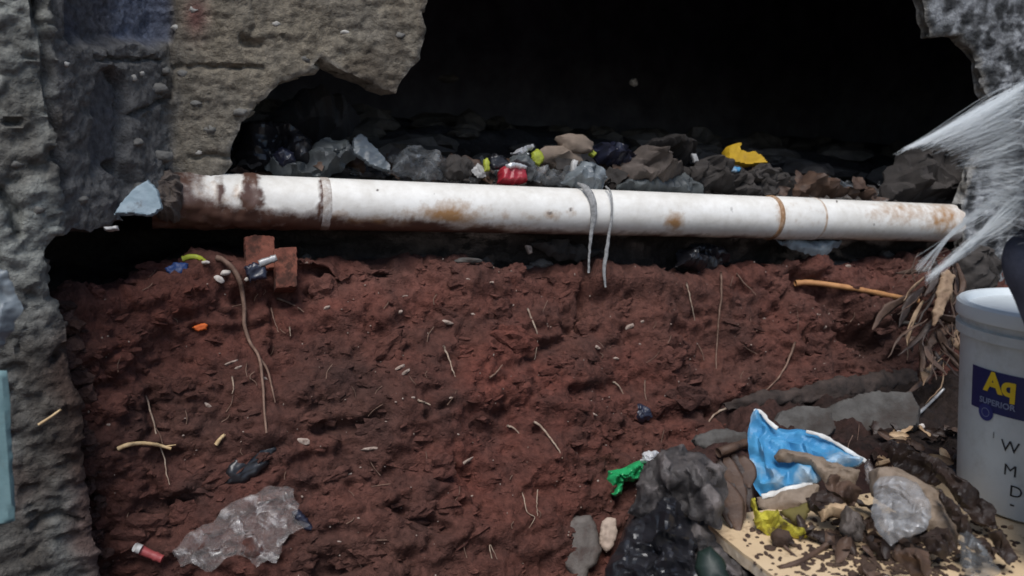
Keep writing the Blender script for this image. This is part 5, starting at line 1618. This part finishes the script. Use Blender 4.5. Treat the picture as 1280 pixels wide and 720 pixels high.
for i, (ply, mk_, lb) in enumerate(leaves):
    cx = sum(p[0] for p in ply) / len(ply)
    cy = max(p[1] for p in ply)
    B('dead_leaf', ply, lb, 'leaf', M[mk_], plane=zplane(cx, cy, ZB + 0.014 + 0.004 * (i % 3), 0.22), thick=0.009, back=-0.006, wr=0.009, wf=44, fa=-0.75, facet=True, seed=300 + i, jit=0.03, group='dead leaves round the bucket', lump=0.01)
stone('tan_chip', 1174, 576, 16, 10, 'tan wood chip among dark leaves beside the bucket', 'wood chip', M['woodchip'], seed=82, tilt=-40, lift=0.05)
stone('tan_chip', 1106, 578, 24, 7, 'pale splinter above the bulging clear bag', 'wood chip', M['woodchip'], seed=83, tilt=25, lift=0.05)
B('pale_peel', [(1022, 640), (1036, 630), (1056, 630), (1070, 644), (1068, 662), (1056, 652), (1040, 646), (1026, 654)], 'pale curved peel of wood on the board', 'wood peel', M['woodchip'], plane=zplane(1045, 665, ZB + 0.014, 0.3), thick=0.012, wr=0.004, seed=84)
B('grey_lump', [(1052, 640), (1068, 640), (1080, 656), (1078, 676), (1058, 676), (1046, 660)], 'greyish crumpled lump left of the bulging bag', 'lump', M['brownsack'], plane=zplane(1064, 680, ZB + 0.012, 0.3), thick=0.022, wr=0.008, wf=50, seed=85)
R('thin_stick', [(973, 711), (1000, 702), (1020, 690), (1034, 680)], 0.0045, 'brown stick lying slantwise on the plywood board', 'stick', M['leaf'], lift=0.006, taper=0.9, sides=7)
R('thin_stick', [(980, 682), (988, 690), (996, 697)], 0.0022, 'thin twig crossing the brown stick on the board', 'stick', M['leaf'], lift=0.004, taper=0.8)
R('wood_strip', [(1150, 706), (1165, 698), (1182, 690)], 0.006, 'pale wood strip at the frame bottom below the bag', 'wood strip', M['woodchip'], lift=0.012, taper=0.9, flat=0.5)
BMARKS = [((970, 650), 'the yellow rag'), ((1003, 696), 'the brown stick'), ((1128, 640), 'the bulging clear bag'), ((1045, 645), 'the pale wood peel'), ((1064, 660), 'the greyish lump'), ((1166, 698), 'the pale wood strip'), ((1225, 695), 'the translucent film strip'), ((1250, 655), 'the bucket foot'), ((1140, 705), 'the brown leaf at the bottom'), ((895, 655), 'the board corner'), ((976, 673), 'the brown soil clump')]
for i in range(34):
    u_, v_ = random.uniform(925, 1265), random.uniform(640, 735)
    if u_ < 1000 and v_ > 700 - (1000 - u_) * 0.1 and random.random() < 0.7:
        continue
    if u_ < 1020 and random.random() < 0.6:
        continue
    a_, b_ = random.uniform(5, 14), random.uniform(3, 7)
    stone('wood_chip', u_, v_, a_, b_, near_label('wood chip', u_, v_, a_, b_, BMARKS), 'wood chip', M[random.choice(['woodchip', 'mulch', 'leaf', 'chip'])], seed=400 + i, tilt=random.uniform(-60, 60), sub=2, facets=0.6, lift=0.001, group='wood chips on the board')
parts = []
for i in range(1000):
    if i < 760:
        u_, v_ = random.gauss(1100, 55), random.gauss(690, 24)
    else:
        u_, v_ = random.uniform(930, 1275), random.uniform(640, 740)
    p_, n_ = hit(u_, v_)
    if abs(p_[2] - ZB) > 0.02:
        continue
    k = random.uniform(0.001, 0.0048)
    parts.append(stone_geo(p_ + [0, 0, k * 0.3], np.diag([k * random.uniform(0.6, 2), k * random.uniform(0.6, 2), k * 0.6]), i % 37, 1, 0.4, facets=0.5))
V, f = join_geo(parts)
mk('leaf_crumbs', V, f, M['mulch'], smooth=False, kind='stuff')
for mk_, sd, cnt in (('leafdark', 11, 60), ('leaf', 12, 44), ('woodchip', 13, 26)):   # torn bits of leaf and bark in the heap, past counting
    lr = random.Random(sd)
    parts = []
    for i in range(cnt):
        if lr.random() < 0.45:
            u_, v_ = lr.uniform(1085, 1215), lr.uniform(540, 600)
        else:
            u_, v_ = lr.gauss(1110, 52), lr.gauss(682, 22)
        p0, _n = hit(u_, v_)
        a_s, an = lr.uniform(0.008, 0.026), lr.uniform(0, 3)
        gx, gy = np.meshgrid(np.linspace(-1, 1, 9), np.linspace(-0.4, 0.4, 6), indexing='ij')
        g_ = np.c_[gx.ravel(), gy.ravel() * np.sqrt(1.05 - gx.ravel() ** 2)] * a_s
        hz = 0.006 * crumple(g_, 55, i * 7 + sd) + 0.4 * a_s * (gy.ravel() ** 2) * 4
        n_ = np.array([lr.uniform(-0.6, 0.6), lr.uniform(-0.8, 0.1), lr.uniform(0.4, 1)])
        n_ /= np.linalg.norm(n_)
        X_ = np.cross([math.sin(an), math.cos(an), 0.2], n_)
        X_ /= np.linalg.norm(X_)
        Y_ = np.cross(n_, X_)
        parts.append((p0 + [0, 0, 0.008] + g_[:, :1] * X_ + g_[:, 1:] * Y_ + hz[:, None] * n_, grid_faces(9, 6)))
    V, f = join_geo(parts)
    mk('leaf_litter', V, f, M[mk_], kind='stuff')

# left of the board
bbg = root('black_bag', hit(830, 700)[0], 'large crumpled black bag with a dusty grey top left of the board', 'plastic bag')
zb = zplane(830, 690, 0.86, 0.2)
B('bag_top', [(798, 606), (806, 582), (830, 564), (852, 558), (876, 568), (900, 584), (912, 606), (908, 634), (896, 660), (876, 650), (850, 640), (820, 640), (800, 650), (788, 640)], m=M['greyblack'], parent=bbg, plane=(zb[0] + zb[1] * 0.012, zb[1]), thick=0.050, back=0.02, edge=0.8, wr=0.009, wf=46, fa=2.0, facet=True, seed=86, jit=0.04, res=0.0026)
B('bag_side', [(786, 660), (800, 630), (826, 618), (846, 612), (860, 634), (868, 664), (872, 700), (880, 780), (740, 780), (752, 730), (768, 690)], m=M['black'], parent=bbg, plane=zb, thick=0.055, back=0.02, edge=0.7, wr=0.010, wf=40, fa=1.5, facet=True, seed=87, jit=0.025, res=0.003)
B('bag_side', [(856, 640), (880, 640), (887, 662), (908, 690), (936, 722), (944, 780), (866, 780), (862, 700)], m=M['greyblack'], parent=bbg, plane=(zb[0] - zb[1] * 0.02, zb[1]), thick=0.03, back=0.02, edge=0.7, wr=0.009, wf=44, fa=2.0, facet=True, seed=88, jit=0.025, res=0.003)
B('green_bottle', [(872, 690), (888, 682), (906, 700), (916, 730), (880, 740), (868, 710)], 'dark green bottle shoulder half hidden in the black bag', 'bottle', M['darkgreen'], plane=(zb[0] + zb[1] * 0.012, zb[1]), thick=0.02, back=0.02, edge=1.0, wr=0, seed=89, jit=0.008)
B('white_flake', [(892, 646), (898, 648), (902, 656), (896, 662), (890, 656)], 'small white flake at the corner of the board', 'flake', M['shell'], plane=zplane(896, 660, ZB + 0.02, 0.2), thick=0.006, wr=0.002, seed=90)
gw = B('green_wrapper', [(757, 600), (760, 590), (772, 586), (788, 580), (800, 576), (808, 584), (804, 596), (792, 602), (780, 602), (778, 618), (766, 619), (758, 610)], 'crumpled bright green wrapper with a silver end beside the black bag', 'wrapper', M['green'], at_=(780, 600), thick=0.024, wr=0.008, wf=46, facet=True, seed=91, jit=0.02, lift=0.02, facing=0.7)
B('foil_end', [(800, 578), (804, 566), (810, 562), (822, 564), (830, 570), (822, 576), (810, 582)], m=M['foil'], parent=gw, at_=(795, 598), thick=0.012, wr=0.006, wf=50, facet=True, seed=92, lift=0.028, facing=0.7)
B('grey_sole', [(698, 690), (702, 662), (716, 646), (738, 643), (746, 658), (752, 690), (746, 706), (736, 712), (730, 740), (718, 740), (714, 716), (702, 706)], 'grey shoe sole shaped piece at the bottom of the bank', 'sole', M['sole'], thick=0.014, back=0.008, edge=0.35, wr=0.003, wf=16, seed=93, jit=0.012, lift=0.012, facing=0.7)
B('cream_shard', [(752, 652), (760, 646), (770, 648), (772, 668), (766, 684), (758, 692), (748, 680), (750, 664)], 'cream coloured shard between the grey sole and black bag', 'shard', M['cream'], thick=0.008, wr=0.003, seed=94, jit=0.02, lift=0.022, facing=0.7)
for i, px in enumerate([[(898, 575), (908, 596), (914, 620), (922, 648)], [(908, 572), (916, 598), (922, 622), (930, 650)], [(918, 568), (926, 592), (932, 612), (938, 640)], [(926, 570), (932, 590), (936, 610)], [(890, 590), (904, 612), (910, 640), (914, 660)], [(904, 600), (916, 630), (924, 664)]]):
    Q = np.array([on_plane(u, v, onz(915, 655, ZB) + np.array([0, -0.004 * i, 0]), np.array([0.1, -0.85, 0.5])) for u, v in catmull(px, 6)])
    tt = np.linspace(0, 1, len(Q))
    V, f = tube_geo(Q, (0.013 + 0.004 * (i % 2)) * np.sin(math.pi * (0.1 + 0.85 * tt)), 0.0022, 8)
    V = V + 0.002 * np.stack([fbm(V * 40 + k, 2, k + i) for k in range(3)], 1)
    tag(mk('leaf_blade', V, f, M['leaf' if i % 2 else 'leafdark']), ['narrow dark blade hugging the dark stone', 'long brown blade right of the dark narrow one', 'dark blade close to the blue bag', 'short brown blade nearest the blue bag', 'dark blade nearest the black bag', 'brown blade lowest, above the board corner'][i], 'leaf', 'leaf blades left of the blue bag')

# dry plant tuft below the far end of the pipe
tuft = root('dry_plant', wp(1185, 420, 0.1), 'tuft of dry brown grass and leaves between the pipe end and the bucket', 'dry plant')
for i in range(64):
    u0, v0 = random.uniform(1146, 1210), random.uniform(312, 452)
    an = math.radians(random.gauss(108, 34))
    L_ = random.uniform(24, 80)
    u1, v1 = min(u0 + L_ * math.cos(an), 1216), min(v0 + L_ * math.sin(an), 505)
    b_ = random.uniform(-12, 12)
    nd = 0.12 + 0.20 * (v0 - 312) / 140 + random.uniform(-0.05, 0.05)
    Q = np.array([wp(u, v, nd + random.uniform(0.0, 0.006) + 0.04 * k) for k, (u, v) in zip(np.linspace(0, 1, 13), catmull([(u0, v0), ((u0 + u1) / 2 + b_, (v0 + v1) / 2 + b_ * 0.3), (u1, v1)], 6))])
    tt = np.linspace(0, 1, len(Q))
    wd_ = random.choice([0.0025, 0.004, 0.008, 0.013])
    V, f = tube_geo(Q, wd_ * np.sin(math.pi * (0.12 + 0.84 * tt)), 0.0012, 6, face=np.array([random.uniform(-1, 1), -1, random.uniform(-0.6, 0.9)]))
    V = V + 0.003 * np.stack([fbm(V * 45 + k, 2, k + i) for k in range(3)], 1)
    mk('blade', V, f, M['leaftan' if i % 9 == 0 else ('leaf' if i % 3 else 'leafdark')], parent=tuft)
B('bark_piece', [(1176, 340), (1186, 338), (1194, 344), (1186, 370), (1176, 398), (1168, 410), (1166, 392), (1172, 362)], 'pale tan strip of bark standing left of the bucket', 'bark', M['leaftan'], n=0.30, thick=0.010, wr=0.003, seed=95)
B('dark_rag', [(1190, 312), (1204, 300), (1232, 306), (1250, 330), (1240, 360), (1214, 372), (1200, 350)], 'dark crumpled rag above the bucket lid under the pipe end', 'rag', M['rag'], n=0.16, thick=0.04, wr=0.014, wf=26, seed=96)

# ------------------------------------------------------------------ frayed sack standing at the right edge, pale fibres spilling from its mouth
sack = root('frayed_sack', onz(1400, 742, ZB), 'dark navy sack at the right edge with pale frayed fibres sweeping out over the bucket', 'sack')
B('sack_body', [(1252, 318), (1262, 300), (1284, 280), (1296, 210), (1306, 120), (1350, 96), (1420, 110), (1470, 200), (1490, 420), (1490, 742), (1318, 742), (1300, 640), (1290, 560), (1284, 470), (1280, 410), (1268, 374), (1254, 344)],
  m=M['navycloth'], parent=sack, plane=(at(1380, 450, 1.10), (-0.25, -0.95, 0.1)), thick=0.09, back=0.07, edge=0.8, wr=0.008, wf=16, seed=97, jit=0.008)
parts = []
fr_ = np.random.default_rng(5)


def fibre(p, d0, d1, r):
    Q2 = catmull(p, 5)
    dd = np.linspace(d0, d1, len(Q2))
    Q = np.array([at(u, v, k) for (u, v), k in zip(Q2, dd)])
    t = np.linspace(0, 1, len(Q))
    parts.append(tube_geo(Q, r * (1 - 0.8 * t) + 0.00012, None, 3))


for i in range(3000):
    qv = fr_.random() ** (2.6 if i % 2 else 1.0)
    root_ = (1345, 96 + 200 * qv + fr_.normal(0, 8))
    tipu = 1112 + 115 * qv ** 0.40 + abs(fr_.normal(0, 16)) + 170 * fr_.random() ** 1.5
    tipv = 195 + 95 * qv - (tipu - 1112) * (0.45 - 0.25 * qv) + fr_.normal(0, 1.5 + 22 * qv)
    midu = (root_[0] + tipu) / 2 - 6
    midv = root_[1] * 0.40 + tipv * 0.60 - 13 * (1 - qv) + fr_.normal(0, 4)
    fibre([root_, (1285, root_[1] * 0.74 + tipv * 0.26 - 3 + fr_.normal(0, 3)), (midu, midv), (tipu, tipv)], 1.07 + fr_.normal(0, 0.03), 1.12 + fr_.normal(0, 0.04), 0.00046 - 0.00012 * qv)
for i in range(190):
    k = fr_.random() ** 1.3
    tip = (1156 + 90 * k, 350 - 66 * k + fr_.normal(0, 3.0))
    fibre([(1345, 205 + fr_.normal(0, 16)), (1262, 266 + fr_.normal(0, 8)), (1212, 308 + fr_.normal(0, 4)), tip], 1.07, 1.10 + fr_.normal(0, 0.01), 0.0005)
for i in range(26):
    fibre([(1345, 190 + fr_.normal(0, 10)), (1240, 255 + fr_.normal(0, 5)), (1190, 292 + fr_.normal(0, 2)), (1144 + abs(fr_.normal(0, 12)), 342 - abs(fr_.normal(0, 8)))], 1.08, 1.12, 0.0004)
V, f = join_geo(parts)
mk('frayed_fibres', V, f, M['fibre'], parent=sack)['kind'] = 'stuff'

for o in SC.objects:
    if '_o' in o:
        del o['_o']
